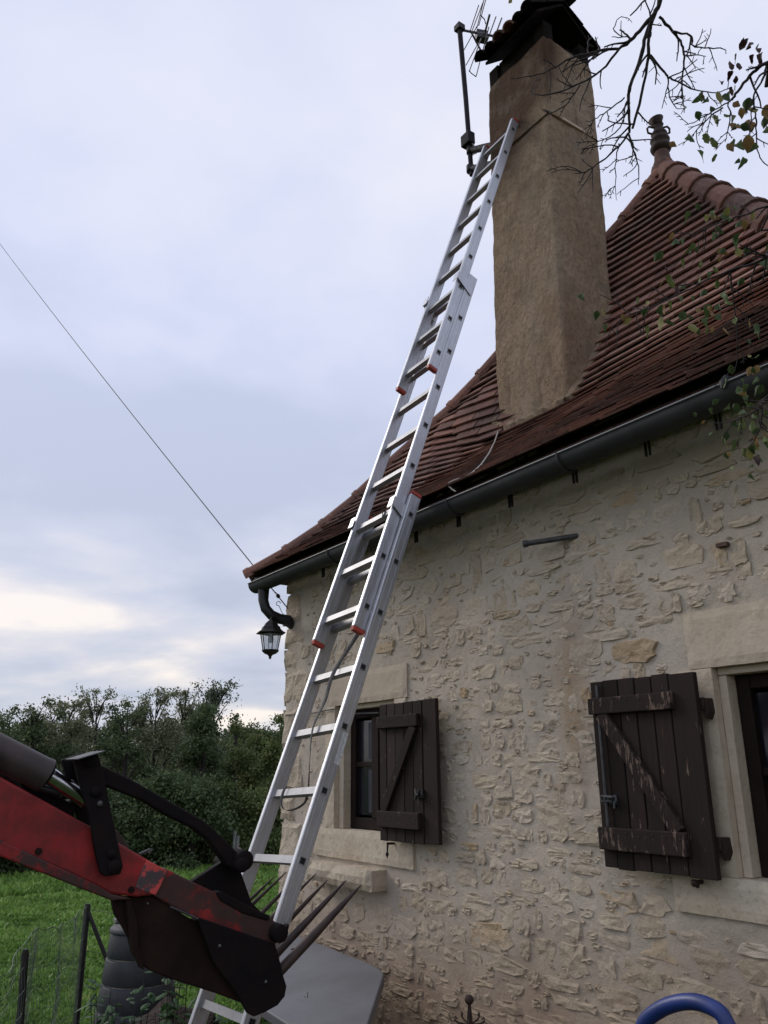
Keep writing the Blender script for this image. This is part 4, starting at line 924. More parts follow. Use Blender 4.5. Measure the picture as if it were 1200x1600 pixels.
for s, r_, n_, sg in ((SECT[0][1], 0.0, 0.0, 1), (SECT[0][1], -WB, 0.0, 1), (SECT[1][0], SECT[1][2], SECT[1][3], -1), (SECT[1][0], SECT[1][2]-SECT[1][4], SECT[1][3], -1),
                      (SECT[2][0], SECT[2][2], SECT[2][3], -1), (SECT[2][0], SECT[2][2]-SECT[2][4], SECT[2][3], -1), (SECT[2][1], SECT[2][2], SECT[2][3]-0.01, 1), (SECT[2][1], SECT[2][2]-SECT[2][4], SECT[2][3]-0.01, 1)): cap(s, r_, n_, sgn=sg)
# guide brackets wrapping the next section near each top end
for si, sb in ((0, 8.03*PIT), (1, 1.688+7.95*PIT)):
    up_ = SECT[si+1]
    for r_, sg in ((up_[2], 1), (up_[2]-up_[4], -1)):
        n0, n1 = SECT[si][3]-0.02, up_[3]+0.048; ro = r_+sg*0.021
        mb = MB(); q = [(ro, n0), (ro+sg*0.004, n0), (ro+sg*0.004, n1), (ro, n1)]
        c8 = [at_l(sb-0.06, a, b) for a, b in q]; c8 = [c8[0], c8[1], c8[2]+LU*0.06, c8[3]+LU*0.06]+[at_l(sb+0.03, a, b)+LU*(0.02 if b > 0.03 else 0) for a, b in q]
        mb.hexa(c8 if sg > 0 else [c8[1], c8[0], c8[3], c8[2], c8[5], c8[4], c8[7], c8[6]])
        gb = obj('guide_bracket', mb, M['aluminium'], lad, 0.0015)
        a0, a1 = (r_-0.02, ro+0.004) if sg > 0 else (ro-0.004, r_+0.02)
        mb = MB(); q = [(a0, n1-0.004), (a1, n1-0.004), (a1, n1), (a0, n1)]; mb.hexa([at_l(sb-0.01, a, b) for a, b in q]+[at_l(sb+0.055, a, b) for a, b in q]); obj('bracket_lip', mb, M['aluminium'], gb, 0.0015)
# rating sticker on the lower right rail
mb = MB(); s_a, s_b = 3.42*PIT, 3.92*PIT
c8 = [at_l(s_a, 0.0127, -0.030), at_l(s_a, 0.0136, -0.030), at_l(s_a, 0.0136, -0.004), at_l(s_a, 0.0127, -0.004)]
mb.hexa(c8+[p+LU*(s_b-s_a) for p in c8]); obj('sticker', mb, M['sticker'], lad)
# strap hanging down behind the rungs
sp = [(1.688+2*PIT-0.02, -0.125, 0.080), (1.688+2*PIT+0.02, -0.127, 0.085), (1.688+2*PIT-0.02, -0.13, 0.045), (1.688+PIT, -0.15, 0.01), (1.688, -0.165, -0.028), (5*PIT, -0.185, 0.030), (4.5*PIT, -0.20, 0.02), (4*PIT, -0.205, 0.032), (3.5*PIT, -0.195, 0.0), (3.0*PIT, -0.165, -0.025), (2.82*PIT, -0.18, -0.02), (2.72*PIT, -0.24, 0.005), (2.8*PIT, -0.29, 0.02), (3*PIT-0.0, -0.295, 0.028), (3*PIT+0.024, -0.285, 0.02), (3*PIT+0.018, -0.28, -0.022)]
mb = MB(); P = [at_l(*q) for q in sp]; Q = []
for i in range(len(P)-1):
    for t in (0, .25, .5, .75):
        p0, p1, p2, p3 = P[max(i-1, 0)], P[i], P[i+1], P[min(i+2, len(P)-1)]
        Q.append(0.5*((2*p1)+(p2-p0)*t+(2*p0-5*p1+4*p2-p3)*t*t+(3*p1-p0-3*p2+p3)*t**3))
v = []; 
for i, q in enumerate(Q):
    wv = LR*math.cos(0.5+i*0.10)+LN*math.sin(0.5+i*0.10); hw = 0.0095 if i < len(Q)*0.62 else 0.006; v += [q-wv*hw, q+wv*hw, q+wv*hw+LN.cross(wv)*0+LU.cross(wv)*0.0025, q-wv*hw+LU.cross(wv)*0.0025]
mb.add(v, [(4*i+a, 4*i+(a+1) % 4, 4*i+4+(a+1) % 4, 4*i+4+a) for i in range(len(Q)-1) for a in range(4)]+[(3, 2, 1, 0), tuple(len(v)-4+i for i in range(4))], True)
tag(obj('ladder_strap', mb, M['grey_strap']), 'grey strap hanging loose through the lower ladder rungs', 'strap')

# ------------------------------------------------------------------ tractor loader with a tined manure fork
XP = -2.85
def lp(px, py, x=XP): return atx(px, py, x)
ldr = thing('front_loader', 'worn red tractor loader arm with black linkage and a dark tined fork', 'loader', (XP-0.2, 0.6, -1.70))
def plate(name, pts, x, t, m, bevel=0.004, parent=None):
    mb = MB(); mb.prism([lp(px, py, XP)+Vector((x-XP, 0, 0)) for px, py in pts], (-t, 0, 0)); return obj(name, mb, M[m], parent or ldr, bevel)
def pin(px, py, x0, x1, r_, name='pin', m='dark_steel', parent=None):
    c = lp(px, py, XP); mb = MB(); L = x0-x1
    mb.lathe(Vector((x1, c.y, c.z)), [(0, 0), (r_*0.9, 0), (r_, 0.003), (r_, L-0.003), (r_*0.9, L), (0, L+0.0005)], (1, 0, 0), 20); return obj(name, mb, M[m], parent or ldr)
# main beam, running back towards the tractor beyond the picture
for dx in (0.0, -0.78):
    b = plate('loader_arm', [(-900, 700), (0, 1213), (134, 1287), (182, 1315), (262, 1361), (243, 1398), (215, 1402), (172, 1397), (150, 1384), (0, 1318), (-900, 900)], XP+dx, 0.085, 'red_paint', 0.008)
    plate('bottom_flange', [(-900, 885), (0, 1312), (60, 1340), (153, 1383), (172, 1396), (205, 1404), (174, 1407), (130, 1390), (63, 1363), (0, 1338), (-900, 912)], XP+0.012+dx, 0.11, 'worn_red', 0.005, b)
    if dx == 0:
        plate('splice_plate', [(229, 1343.5), (262, 1360.5), (253, 1380), (243, 1398.5), (228, 1394), (211, 1387), (219, 1364)], XP+0.0025, 0.010, 'bright_red', 0.002, b)
    plate('arm_nose', [(258, 1356), (300, 1377), (380, 1414), (425, 1434), (442, 1450), (445, 1468), (430, 1478), (400, 1472), (330, 1446), (300, 1433), (240, 1400), (236, 1392)], XP-0.010+dx, 0.065, 'nose_red', 0.006)
mb = MB(); a = lp(20, 1290); mb.tube([a+Vector((-0.04, -0.35, 0.18)), a+Vector((-0.82, -0.35, 0.18))], 0.05, 14); obj('cross_tube', mb, M['red_paint'], ldr)
# bell crank: two thick plates, pins
ck = [(110, 1186), (147, 1174), (152, 1190), (163, 1240), (178, 1310), (187, 1352), (183, 1364), (160, 1368), (152, 1362), (144, 1330), (136, 1280), (124, 1240)]
plate('bell_crank', ck, XP+0.038, 0.022, 'dark_steel', 0.004); plate('bell_crank', ck, XP-0.11, 0.022, 'dark_steel', 0.004)
for px, py, r_ in ((135, 1189, .020), (145, 1237, .018), (169, 1333, .015), (173, 1353, .022)): pin(px, py, XP+0.044, XP-0.13, r_)
pin(150.5, 1255, XP+0.046, XP+0.03, 0.009, 'grease_nipple', 'grey_iron')
mb = MB(); mb.bar(lp(106, 1187)+Vector((0.04, 0, 0)), lp(148, 1174.5)+Vector((0.04, 0, 0)), 0.16, 0.003, (1, 0, 0)); obj('crank_cover', mb, M['grey_iron'], ldr)
# hydraulic cylinder
cA, cB, cC, cD = lp(-700, 820), lp(76, 1212), lp(140, 1250), lp(-500, 900)
off = Vector((-0.035, 0, 0)); mb = MB(); mb.tube([cA+off, cB.lerp(cA, .02)+off, cB+off], [0.052, 0.052, 0.054], 24); cyl = obj('hydraulic_cylinder', mb, M['cylinder_paint'], ldr)
mb = MB(); mb.tube([cB+off+Vector((0, 0, 0.006)), cC+off], 0.027, 18); obj('piston_rod', mb, M['chrome'], cyl)
mb = MB(); mb.tube([cB+off+(cC-cB).normalized()*q for q in (-0.002, 0.004, 0.012)], [0.05, 0.046, 0.03], 20); obj('gland', mb, M['dark_steel'], cyl)
# dark clutter behind the rod: far cylinder, hoses, brackets
mb = MB(); o2 = Vector((-0.74, 0, -0.0)); mb.tube([cA+o2, cB+o2], 0.05, 16); mb.tube([cB+o2, cC+o2], 0.022, 12); obj('hydraulic_cylinder', mb, M['dark_steel'], ldr)
plate('arm_bracket', [(40, 1218), (58, 1212), (104, 1244), (132, 1262), (126, 1284), (100, 1270), (52, 1242)], XP-0.10, 0.05, 'dark_steel')
plate('arm_bracket', [(165, 1282), (180, 1276), (250, 1342), (238, 1350), (200, 1330)], XP-0.62, 0.03, 'rusty_plate')
plate('arm_bracket', [(176, 1300), (188, 1293), (200, 1306), (215, 1325), (206, 1336), (182, 1318)], XP-0.08, 0.03, 'tine_steel')
mb = MB(); mb.tube([lp(222, 1336)+Vector((-.03, 0, 0)), lp(238, 1329)+Vector((-.03, 0, 0)), lp(243, 1327)+Vector((-.03, 0, 0)), lp(236, 1334)+Vector((-.03, 0, 0))], 0.005, 6); obj('lynch_pin', mb, M['grey_iron'], ldr)
for k in range(3):
    a0 = lp(10+22*k, 1222+8*k)+Vector((-0.11-0.03*k, 0, 0.0)); mb = MB()
    mb.tube([a0+Vector((0, -0.5, 0.26)), a0+Vector((0, -0.1, 0.02)), a0+Vector((-0.01, 0.02, -0.05)), a0+Vector((-0.02, 0.12, -0.06)), a0+Vector((-0.02, 0.2, -0.02))], 0.013, 10); obj('hydraulic_hose', mb, M['black_plastic'], ldr)
for k, dz in enumerate((0.0, 0.03)):
    mb = MB(); P_ = [lp(-120, 1130)+Vector((-0.03-0.03*k, 0, 0.03+dz)), lp(0, 1205)+Vector((-0.03-0.03*k, 0, 0.018)), lp(60, 1238)+Vector((-0.03-0.03*k, 0, 0.016+dz*.4)), lp(95, 1256)+Vector((-0.04-0.03*k, 0, 0.03)), lp(112, 1258)+Vector((-0.06, 0, 0.05+dz))]
    mb.tube(P_, 0.010, 10); ho = obj('hydraulic_hose', mb, M['black_plastic'], ldr)
    mb = MB(); mb.tube([P_[3], P_[3].lerp(P_[4], 0.6)], 0.015, 6, smooth=False); obj('hose_fitting', mb, M['grey_iron'], ho)
mb = MB(); mb.tube([lp(264, 1416)+Vector((0.012, 0, 0)), lp(285, 1425)+Vector((0.012, 0, 0)), lp(307, 1435)+Vector((0.013, 0, 0))], 0.0035, 6); obj('weld_seam', mb, M['grey_iron'], ldr)
for px, py in ((205, 1390), (60, 1330)):
    c = lp(px, py); mb = MB(); mb.lathe(Vector((XP-0.001, c.y, c.z)), [(0.011, 0), (0.011, 0.007), (0.0, 0.0075)], (1, 0, 0), 6, smooth=False); obj('bolt_head', mb, M['rusty_plate'], ldr)
# levelling link
lk = [(146, 1184), (156, 1192), (213, 1219), (277, 1256), (325, 1283), (341, 1296), (373, 1328), (390, 1346), (380, 1362), (363, 1355), (347, 1333), (331, 1312), (309, 1295), (267, 1275), (229, 1251), (160, 1224), (140, 1208)]
plate('level_link', lk, XP-0.035, 0.05, 'dark_steel', 0.006)
# fork frame
fr = plate('fork_frame', [(310, 1385), (362, 1351), (376, 1345), (394, 1366), (411, 1415), (432, 1436), (436, 1470), (400, 1480), (330, 1430)], XP-0.09, 0.03, 'dark_steel')
pin(385, 1345, XP-0.01, XP-0.16, 0.034, 'pivot_roller', 'dark_steel'); pin(379, 1352, XP+0.004, XP-0.20, 0.024)
mb = MB()
for k in range(5): q = lp(372+4*k, 1352-3.6*k, XP-0.02); mb.tube([q, q+Vector((-0.12, 0.012, 0.02))], 0.006, 6)
o = obj('weld_beads', mb, M['rusty_iron'], ldr); o['kind'] = 'stuff'
plate('fork_side', [(178, 1403), (243, 1402), (300, 1436), (400, 1474), (428, 1472), (434, 1500), (440, 1524), (436, 1545), (410, 1566), (394, 1574), (340, 1554), (280, 1535), (240, 1520), (222, 1508), (211, 1492), (205, 1467), (194, 1447), (183, 1430)], XP-0.022, 0.03, 'rusty_plate', 0.006)
plate('shaded_fork_cheek', [(306, 1432), (330, 1440), (428, 1474), (436, 1502), (441, 1524), (446, 1540), (443, 1556), (432, 1570), (412, 1581), (395, 1588), (386, 1583), (371, 1556), (350, 1528), (331, 1502), (318, 1466), (309, 1444)], XP+0.012, 0.024, 'dark_steel', 0.005)  # shaded part of the fork side as a darker plate, shade in its colour
plate('fork_rib', [(196, 1404), (204, 1404), (214, 1440), (216, 1480), (226, 1516), (218, 1512), (206, 1478)], XP+0.002, 0.02, 'rusty_plate', 0.003)
pin(433, 1457, XP+0.03, XP-0.66, 0.030, 'pivot_tube'); 
plate('pivot_lug', [(432, 1446), (448, 1448), (449, 1443), (452, 1445), (449, 1457), (438, 1472), (430, 1470)], XP+0.004, 0.03, 'dark_steel')
for px, py in ((341, 1477), (413, 1533), (229, 1411)): pin(px, py, XP+0.0155, XP+0.004, 0.0055 if py > 1420 else 0.003, 'bright_bolt', 'zinc_bead')
plate('cast_lug', [(338, 1395), (346, 1392), (360, 1400), (398, 1420), (425, 1432), (420, 1440), (380, 1428), (345, 1408)], XP-0.005, 0.05, 'dark_steel', 0.006)
mb = MB(); c = lp(436, 1530); mb.tube([c+Vector((-.02, -0.05, 0)), c+Vector((-0.68, -0.05, 0))], 0.04, 12); obj('tine_beam', mb, M['rusty_plate'], ldr)
mb = MB(); mb.prism([lp(425, 1475), lp(438, 1530), lp(425, 1545), lp(410, 1480)], (-0.66, 0, 0)); o = obj('fork_back', mb, M['rusty_plate'], ldr); o.location.x -= 0.03
r0, t0 = lp(440, 1528), lp(569, 1384, XP+0.0)
for i, x in enumerate((-2.872, -2.982, -3.10, -3.235, -3.33, -3.48, -3.53)):
    a, b = Vector((x, r0.y-0.06, r0.z-0.03)), Vector((x, t0.y, t0.z)); b += Vector((0, rng.uniform(-.02, .01), rng.uniform(-.01, .01))) if i else Vector()
    if i == 6: b = a.lerp(b, 0.9)
    rr_ = (1.0, 0.85, 0.72, 0.66, 0.62, 0.6, 0.6)[i]
    d = b-a; P = [a, a+d*0.15, a+d*0.5, a+d*0.8, a+d*0.95, b]
    mb = MB(); mb.tube(P, [rr_*0.0185, rr_*0.0185, rr_*0.0165, rr_*0.0105, rr_*0.005, 0.0015], 12); obj('tine', mb, M['tine_steel'], ldr)

# ------------------------------------------------------------------ fence, bin, panel, iron stake, hose
def hz_at(px, py, z, up_to=None): return atz(px, py, z)
P2, P1 = atz(137, 1412, -0.75), atz(40, 1483, -0.75); P3 = atz(240, 1418, -0.80)
fen = thing('wire_fence', 'slack wire netting on black metal stakes in front of the field', 'fence', (P2.x, P2.y, -1.72))
def post(top, foot_px, name, r_):
    d = ray(*foot_px); hd = math.hypot(top.x, top.y); b = d*(hd/math.hypot(d.x, d.y)); dr = (b-top)/(top.z-b.z); ft_ = top+dr*(top.z+1.76)
    mb = MB(); mb.tube([ft_, top.lerp(ft_, 0.02), top], [r_, r_, r_*0.75], 8); o = obj(name, mb, M['black_iron'], fen)
    return ft_
f2 = post(P2, (119, 1600), 'post', 0.019); f1 = post(P1, (31, 1600), 'post', 0.017)
mb = MB(); b = atz(197, 1572, -1.28); dr = (b-P2)/(P2.z-b.z); mb.tube([P2+Vector((0, 0, -0.03)), P2+dr*0.98], 0.012, 8); obj('brace', mb, M['black_iron'], fen)
f3 = post(P3, (236, 1600), 'post', 0.015)
P0 = P1+(P1-P2)*0.9+Vector((0.2, 0, 0)); f0 = P0+Vector((0, 0, -1.0))
def netspan(a, b, fa, fb, top_sag, n, m, sd):
    mb = MB(); Gd = []
    for i in range(n+1):
        t = i/n; T_ = a.lerp(b, t); B_ = fa.lerp(fb, t); row = []
        for j in range(m+1):
            s = j/m; p = T_.lerp(B_, s); p = p+Vector((0, 0, -top_sag*4*t*(1-t)*(1-s)))
            nn = Vector((noise.noise(Vector((t*4+sd, s*3, 0))), noise.noise(Vector((t*4, s*3+sd, 5))), 0.6*noise.noise(Vector((t*6, s*4, sd)))))*0.07*min(1, 4*t*(1-t)+0.1); row.append(p+nn)
        Gd.append(row)
    for i in range(n+1): mb.tube(Gd[i], 0.0011, 3, cap=False)
    for j in range(m+1): mb.tube([Gd[i][j] for i in range(n+1)], 0.0020 if j == 0 else 0.0012, 3, cap=False)
    o = obj('netting', mb, M['net_wire'], fen); o['kind'] = 'stuff'
netspan(P2+Vector((0, 0, -0.01)), P1+Vector((-0.12, 0.05, 0.05)), f2, f1, 0.03, 46, 12, 1.0); netspan(P1+Vector((-0.12, 0.05, 0.05)), P0, f1, f0, 0.06, 34, 12, 7.0)
mb = MB()
for z in (-0.03, -0.25): mb.tube([P2+Vector((0, 0, z)), (P2+P3)/2+Vector((0, 0, z-0.02)), P3+Vector((0, 0, z))], 0.002, 4)
o = obj('strand', mb, M['net_wire'], fen); o['kind'] = 'stuff'

# slatted compost bin
c0 = atz(183, 1452, -0.84); dirx = Vector((rt.x, rt.y, 0)).normalized(); diry = Vector((dirx.y, -dirx.x, 0))*-1
ang = R(42); ax = dirx*math.cos(ang)-diry*math.sin(ang)*1.0; ay = dirx*math.sin(ang)+diry*math.cos(ang)
cb = atz(222, 1452, -0.84); cb.z = -1.72
cbin = thing('compost_bin', 'dark grey ribbed conical compost bin on the grass behind the loader fork', 'bin', cb)
H_ = 0.88; w0, w1 = 0.265, 0.165; ns = 7
mb = MB(); mb.lathe(cb, [(w0-0.012, 0), (w1-0.012, H_), (0, H_)], n=32); obj('liner', mb, M['pale_gap'], cbin)
for k in range(ns):
    z0_, z1_ = H_*k/ns+0.005, H_*(k+1)/ns-0.005; wa, wb = w0+(w1-w0)*z0_/H_, w0+(w1-w0)*z1_/H_
    mb = MB(); mb.lathe(cb, [(wa-0.02, z0_), (wa-0.002, z0_), (wa, z0_+0.004), (wb+0.001, z1_-0.004), (wb-0.002, z1_), (wb-0.02, z1_)], n=32); obj('ring', mb, M['bin_slat'], cbin)
mb = MB(); mb.lathe(cb, [(w1+0.008, H_), (w1+0.008, H_+0.012), (w1-0.01, H_+0.03), (0, H_+0.045)], n=32); obj('lid', mb, M['bin_slat'], cbin)
mb = MB(); e = c0+Vector((0, 0, 0.045)); mb.box(e, (0.025, 0.02, 0.010)); obj('lid_handle', mb, M['pale_gap'], cbin, 0.004)

# grey panel tipped against the foot of the wall
A_, B_, C_ = aty(601, 1518, 2.48), aty(462, 1461, 2.56), aty(573, 1604, 2.05)
e1_ = (B_-A_).normalized(); e2_ = (C_-A_); e2_ = (e2_-e1_*e2_.dot(e1_)*0).normalized(); nr_ = e1_.cross(e2_).normalized()
if nr_.z < 0: nr_ = -nr_
Lx, Ly = (B_-A_).length*1.25, 1.02
def pp_(u, v): return A_+e1_*u+e2_*v
poly = [pp_(0.035+0.02*0, -0.0)]+[pp_(0.16, -0.022), pp_(Lx*0.5, -0.02), pp_(Lx*0.8, 0.0), pp_(Lx-0.04, 0.03), pp_(Lx, 0.09), pp_(Lx, Ly), pp_(0, Ly), pp_(0, 0.06), pp_(0.008, 0.022)]
mb = MB(); mb.prism(poly, -nr_*0.045); pan = tag(obj('grey_panel', mb, M['grey_board'], None, 0.006, org=A_), 'flat grey panel with a rounded corner leaning against the foot of the wall', 'panel')
d = ray(457.5, 1483); t = (A_-Vector()).dot(nr_)/d.dot(nr_); c = d*t; mb = MB(); mb.lathe(c+nr_*0.001, [(0.0135, 0), (0.0135, 0.0008), (0, 0.001)], nr_, 14); obj('panel_hole', mb, M['dark_hole'], pan)

# wrought iron stake with ball and scrolls
ic = aty(733, 1562, 2.15); stk = thing('iron_stake', 'wrought iron stake topped by a ball with small curled hooks by the wall', 'stake', (ic.x, ic.y, -1.70))
s_ = ic.dot(fw)/F; mb = MB(); mb.lathe(ic, [(s_*7.2*math.sin(t), -s_*7.2*math.cos(t)) for t in np.linspace(0.01, 3.13, 13)], n=18); obj('ball', mb, M['rusty_iron'], stk)
mb = MB(); mb.tube([ic+Vector((0, 0, -s_*5)), ic+Vector((0, 0, -s_*16)), ic+Vector((0, 0, -s_*28)), Vector((ic.x, ic.y, -1.72))], [s_*2.2, s_*3.4, s_*4.4, s_*4.4], 10); obj('rod', mb, M['rusty_iron'], stk)
for k in range(5):
    a = k*2*math.pi/5+0.5; h = Vector((math.cos(a), math.sin(a), 0)); mb = MB(); b = ic+Vector((0, 0, -s_*40))
    mb.tube([b, b+h*s_*8+Vector((0, 0, s_*7)), b+h*s_*18+Vector((0, 0, s_*9)), b+h*s_*24+Vector((0, 0, s_*13)), b+h*s_*23+Vector((0, 0, s_*18)), b+h*s_*20+Vector((0, 0, s_*15))], s_*1.5, 6); obj('scroll_hook', mb, M['rusty_iron'], stk)

# blue hose arching up
hp = [(985, 1700), (1002, 1610), (1030, 1578), (1072, 1565), (1110, 1573), (1136, 1600), (1160, 1700)]
yy = 1.45; P = [aty(px, py, yy) for px, py in hp]; P = [Vector((P[0].x-0.05, yy, -1.70)), Vector((P[0].x-0.03, yy, -1.2))]+P+[Vector((P[-1].x+0.03, yy+0.03, -1.2)), Vector((P[-1].x+0.06, yy+0.04, -1.70))]
Q = []
for i in range(len(P)-1):
    for t in (0, .2, .4, .6, .8):
        p0, p1, p2, p3 = P[max(i-1, 0)], P[i], P[i+1], P[min(i+2, len(P)-1)]
        Q.append(0.5*((2*p1)+(p2-p0)*t+(2*p0-5*p1+4*p2-p3)*t*t+(3*p1-p0-3*p2+p3)*t**3))
Q.append(P[-1]); mb = MB(); mb.tube(Q, 0.0145, 16); tag(obj('blue_hose', mb, M['blue_hose'], org=P[0]), 'thick blue hose arching up in front of the stone wall', 'hose')

# ------------------------------------------------------------------ vegetation
def quads(cent, size, up_bias=0.0, asp=0.62):
    n = len(cent); a = nrg.normal(size=(n, 3)); a[:, 2] += up_bias; a /= np.linalg.norm(a, axis=1)[:, None]
    b = nrg.normal(size=(n, 3)); b -= a*(a*b).sum(1)[:, None]; b /= np.linalg.norm(b, axis=1)[:, None]
    s = (size*nrg.uniform(0.6, 1.3, n))[:, None]; a *= s*0.5; b *= s*asp*0.5
    c = np.cross(a, b); c /= np.linalg.norm(c, axis=1)[:, None]+1e-9; c *= s*0.10
    v = np.stack([cent-a, cent+b+c, cent+a, cent-b+c], 1).reshape(-1, 3)
    return v, np.arange(4*n, dtype=np.int32).reshape(n, 4)
def dirpx(px): d = ray(px, 1200); v = Vector((d.x, d.y, 0)); return v.normalized()
def tree(px, wpx, top, dist, mat, label, n=9000, sparse=0.0, cat='tree', name='field_tree', leaf=0.075, low=0.0, spikes=0, group='trees along the far edge of the field'):
    h = dirpx(px)*dist; base = Vector((h.x, h.y, gz(h.x, h.y)-0.05)); d = ray(px, top); zt_ = d.z*dist/math.hypot(d.x, d.y); Ht = zt_-base.z
    cw = wpx*dist/F*1.05/2; Ht *= 0.97; T = thing(name, label, cat, base, group)
    k0 = max(26, int(44*(cw/1.0))); cl = []; n = int(n*2.7)
    for i in range(k0):
        t = rng.uniform(low, 0.96); pr_ = math.sin(math.pi*(0.20+0.74*t)**0.9)*0.85+0.2; a = rng.uniform(0, 6.283); r_ = cw*pr_*math.sqrt(rng.uniform(0.15, 1))
        cl.append((Vector((math.cos(a)*r_, math.sin(a)*r_, Ht*(0.06+0.90*t))), rng.uniform(0.24, 0.44)*(0.6+0.25*cw)*(1-0.35*t)))
    for i in range(spikes):
        a = rng.uniform(0, 6.283); r_ = cw*rng.uniform(0, 0.7); cl.append((Vector((math.cos(a)*r_, math.sin(a)*r_, Ht*rng.uniform(0.93, 1.07))), rng.uniform(0.10, 0.2)))
    per = n//len(cl); C = []; RN = []
    for i, (c, r_) in enumerate(cl):
        m = per if r_ > 0.2 else max(30, per//5); p = nrg.normal(size=(m, 3))*np.array([1, 1, 0.8])*r_*0.62+np.array(c); C.append(p); RN.append(np.clip(nrg.normal(0.42, 0.2, m)+rng.uniform(-.22, .22), 0, 1))
    C = np.concatenate(C); RN = np.concatenate(RN); C[:, 2] = np.maximum(C[:, 2], 0.03)
    v, f = quads(C, leaf); o = link('crown', npmesh('crown', v, f, np.repeat(RN, 4)), M[mat], T); o['kind'] = 'stuff'
    mb = MB(); bw = base
    mb.tube([bw, bw+Vector((0.05, 0.02, Ht*0.35)), bw+Vector((0.0, 0.06, Ht*0.7)), bw+Vector((0.03, 0, Ht*0.97))], [0.09, 0.07, 0.04, 0.01], 7); obj('trunk', mb, M['bark'], T)
    mb = MB()
    for c, r_ in cl[::2]+cl[len(cl)-spikes:]:
        s0 = bw+Vector((c.x*0.15, c.y*0.15, max(0.1, c.z-0.8*math.hypot(c.x, c.y)-0.25))); e = bw+c; mb.tube([s0, s0.lerp(e, 0.5)+Vector((0, 0, 0.08)), e, e+Vector((rng.uniform(-.1, .1), 0, r_*0.9))], [0.022, 0.014, 0.008, 0.003], 4, cap=False)
    o = obj('limbs', mb, M['bark'], T); o['kind'] = 'stuff'
    return T
def gp(px, dist): d = dirpx(px)*dist; return Vector((d.x, d.y, gz(d.x, d.y)))
TR = [(-30, 130, 1098, 22, 'dark_green', 'dark bushy tree at the far left edge of the field', 9000, 2), (44, 104, 1098, 23.5, 'dark_green', 'dark round crowned tree behind the hydraulic cylinder', 9000, 5),
 (10, 110, 1116, 28, 'olive_green', 'grey green tree filling the gap behind the far left trees', 8000, 4), (72, 100, 1108, 28, 'olive_green', 'grey green tree seen between the round dark tree and the bell crank', 8000, 5), (98, 90, 1098, 24.5, 'olive_green', 'grey green bushy tree above the loader bell crank', 9000, 6), (142, 100, 1090, 26, 'olive_green', 'olive tree with thin spindly twigs on top, left of the hedge middle', 6000, 16),
 (192, 84, 1104, 22.5, 'dark_green', 'dark tree between two paler olive trees', 9000, 5), (236, 124, 1090, 25, 'olive_green', 'broad olive tree in the middle of the tree line', 12000, 12),
 (283, 104, 1088, 27, 'olive_green', 'tall olive tree behind the dark conical tree', 8000, 14), (314, 92, 1108, 21, 'dark_green', 'very dark conical tree in front of the tree line', 13000, 5),
 (328, 76, 1078, 24, 'pale_green', 'slender pale tree with nearly bare twigs sticking up', 6500, 22), (366, 80, 1126, 23, 'hedge_green', 'low yellowish green tree right of the dark conical tree', 9000, 6),
 (404, 84, 1142, 25, 'hedge_green', 'low round tree just left of the house corner', 8000, 4), (440, 74, 1130, 22, 'hedge_green', 'bushy tree half hidden by the house corner', 8000, 8), (492, 90, 1126, 24, 'hedge_green', 'bushy tree behind the house', 5000, 3)]
for px, wp, tp, ds, mt, lb, n, sp in TR: tree(px, wp, tp, ds, mt, lb, n, spikes=sp)
SH = [(-20, 130, 1205, 20.5, 'dark_green', 'dark shrub at the field edge below the far left trees'), (70, 130, 1215, 20.3, 'dark_green', 'dark shrub at the field edge behind the red loader arm'), (160, 130, 1215, 20.2, 'dark_green', 'dark shrub at the field edge behind the bell crank'),
 (245, 120, 1200, 20, 'dark_green', 'dark shrub at the field edge above the lynch pin'), (305, 110, 1215, 19.6, 'dark_green', 'dark shrub below the conical tree'), (368, 90, 1215, 20.5, 'hedge_green', 'yellowish shrub with a wooden post before it'), (425, 110, 1220, 20.2, 'hedge_green', 'brownish green shrub beside the house corner')]
for px, wp, tp, ds, mt, lb in SH: tree(px, wp, tp, ds, mt, lb, 7500, cat='shrub', name='field_shrub', group='shrubs along the field edge')
for i, (px, tp, lb) in enumerate(((330, 1138, 'hazy pale green tree far behind the slender tree'), (385, 1134, 'hazy pale green tree far off in the gap before the house'), (430, 1136, 'hazy pale green tree far off beside the house corner'))): tree(px, 150, tp, 52, 'pale_green', lb, 7000, leaf=0.16, group='distant trees')
for px, lb in ((371, 'thin grey wooden post standing before the yellowish shrub'), (376, 'second thin wooden post beside the first one at the field edge')):
    b = dirpx(px)*19.0; z = gz(b.x, b.y); mb = MB(); mb.tube([(b.x, b.y, z-0.1), (b.x+0.02, b.y, z+0.75+0.1*(px == 371))], 0.035, 7); tag(obj('wooden_post', mb, M['pale_gap'], org=(b.x, b.y, z)), lb, 'post', 'posts at the field edge')

for i, (px, tp, lb) in enumerate(((-10, 1124, 'dark hedgerow tree behind the far left trees'), (95, 1122, 'dark hedgerow tree behind the bell crank'), (190, 1116, 'dark hedgerow tree behind the middle of the tree line'), (285, 1118, 'dark hedgerow tree behind the conical tree'), (370, 1142, 'green hedgerow tree behind the shrub with the posts'))):
    tree(px, 150, tp, 30, 'hedge_green' if px > 300 else 'dark_green', lb, 9000, leaf=0.10, group='hedgerow trees behind the first row')
hb = gp(290, 4.55); mb = MB(); n_ = 14; v = [hb+Vector((0, 0, 0.62))]; f = []  # added mound of earth and debris, its dark colour also stands for shade
for ri, (rr_, hh_) in enumerate(((0.16, 0.56), (0.32, 0.38), (0.5, 0.16), (0.68, -0.06))):
    for k in range(n_*2): a = math.pi*k/n_; p = hb+Vector((math.cos(a)*rr_, math.sin(a)*rr_, hh_)); v.append(p+Vector((noise.noise(p*5), noise.noise(p*5+Vector((7, 0, 0))), noise.noise(p*6)))*0.09)
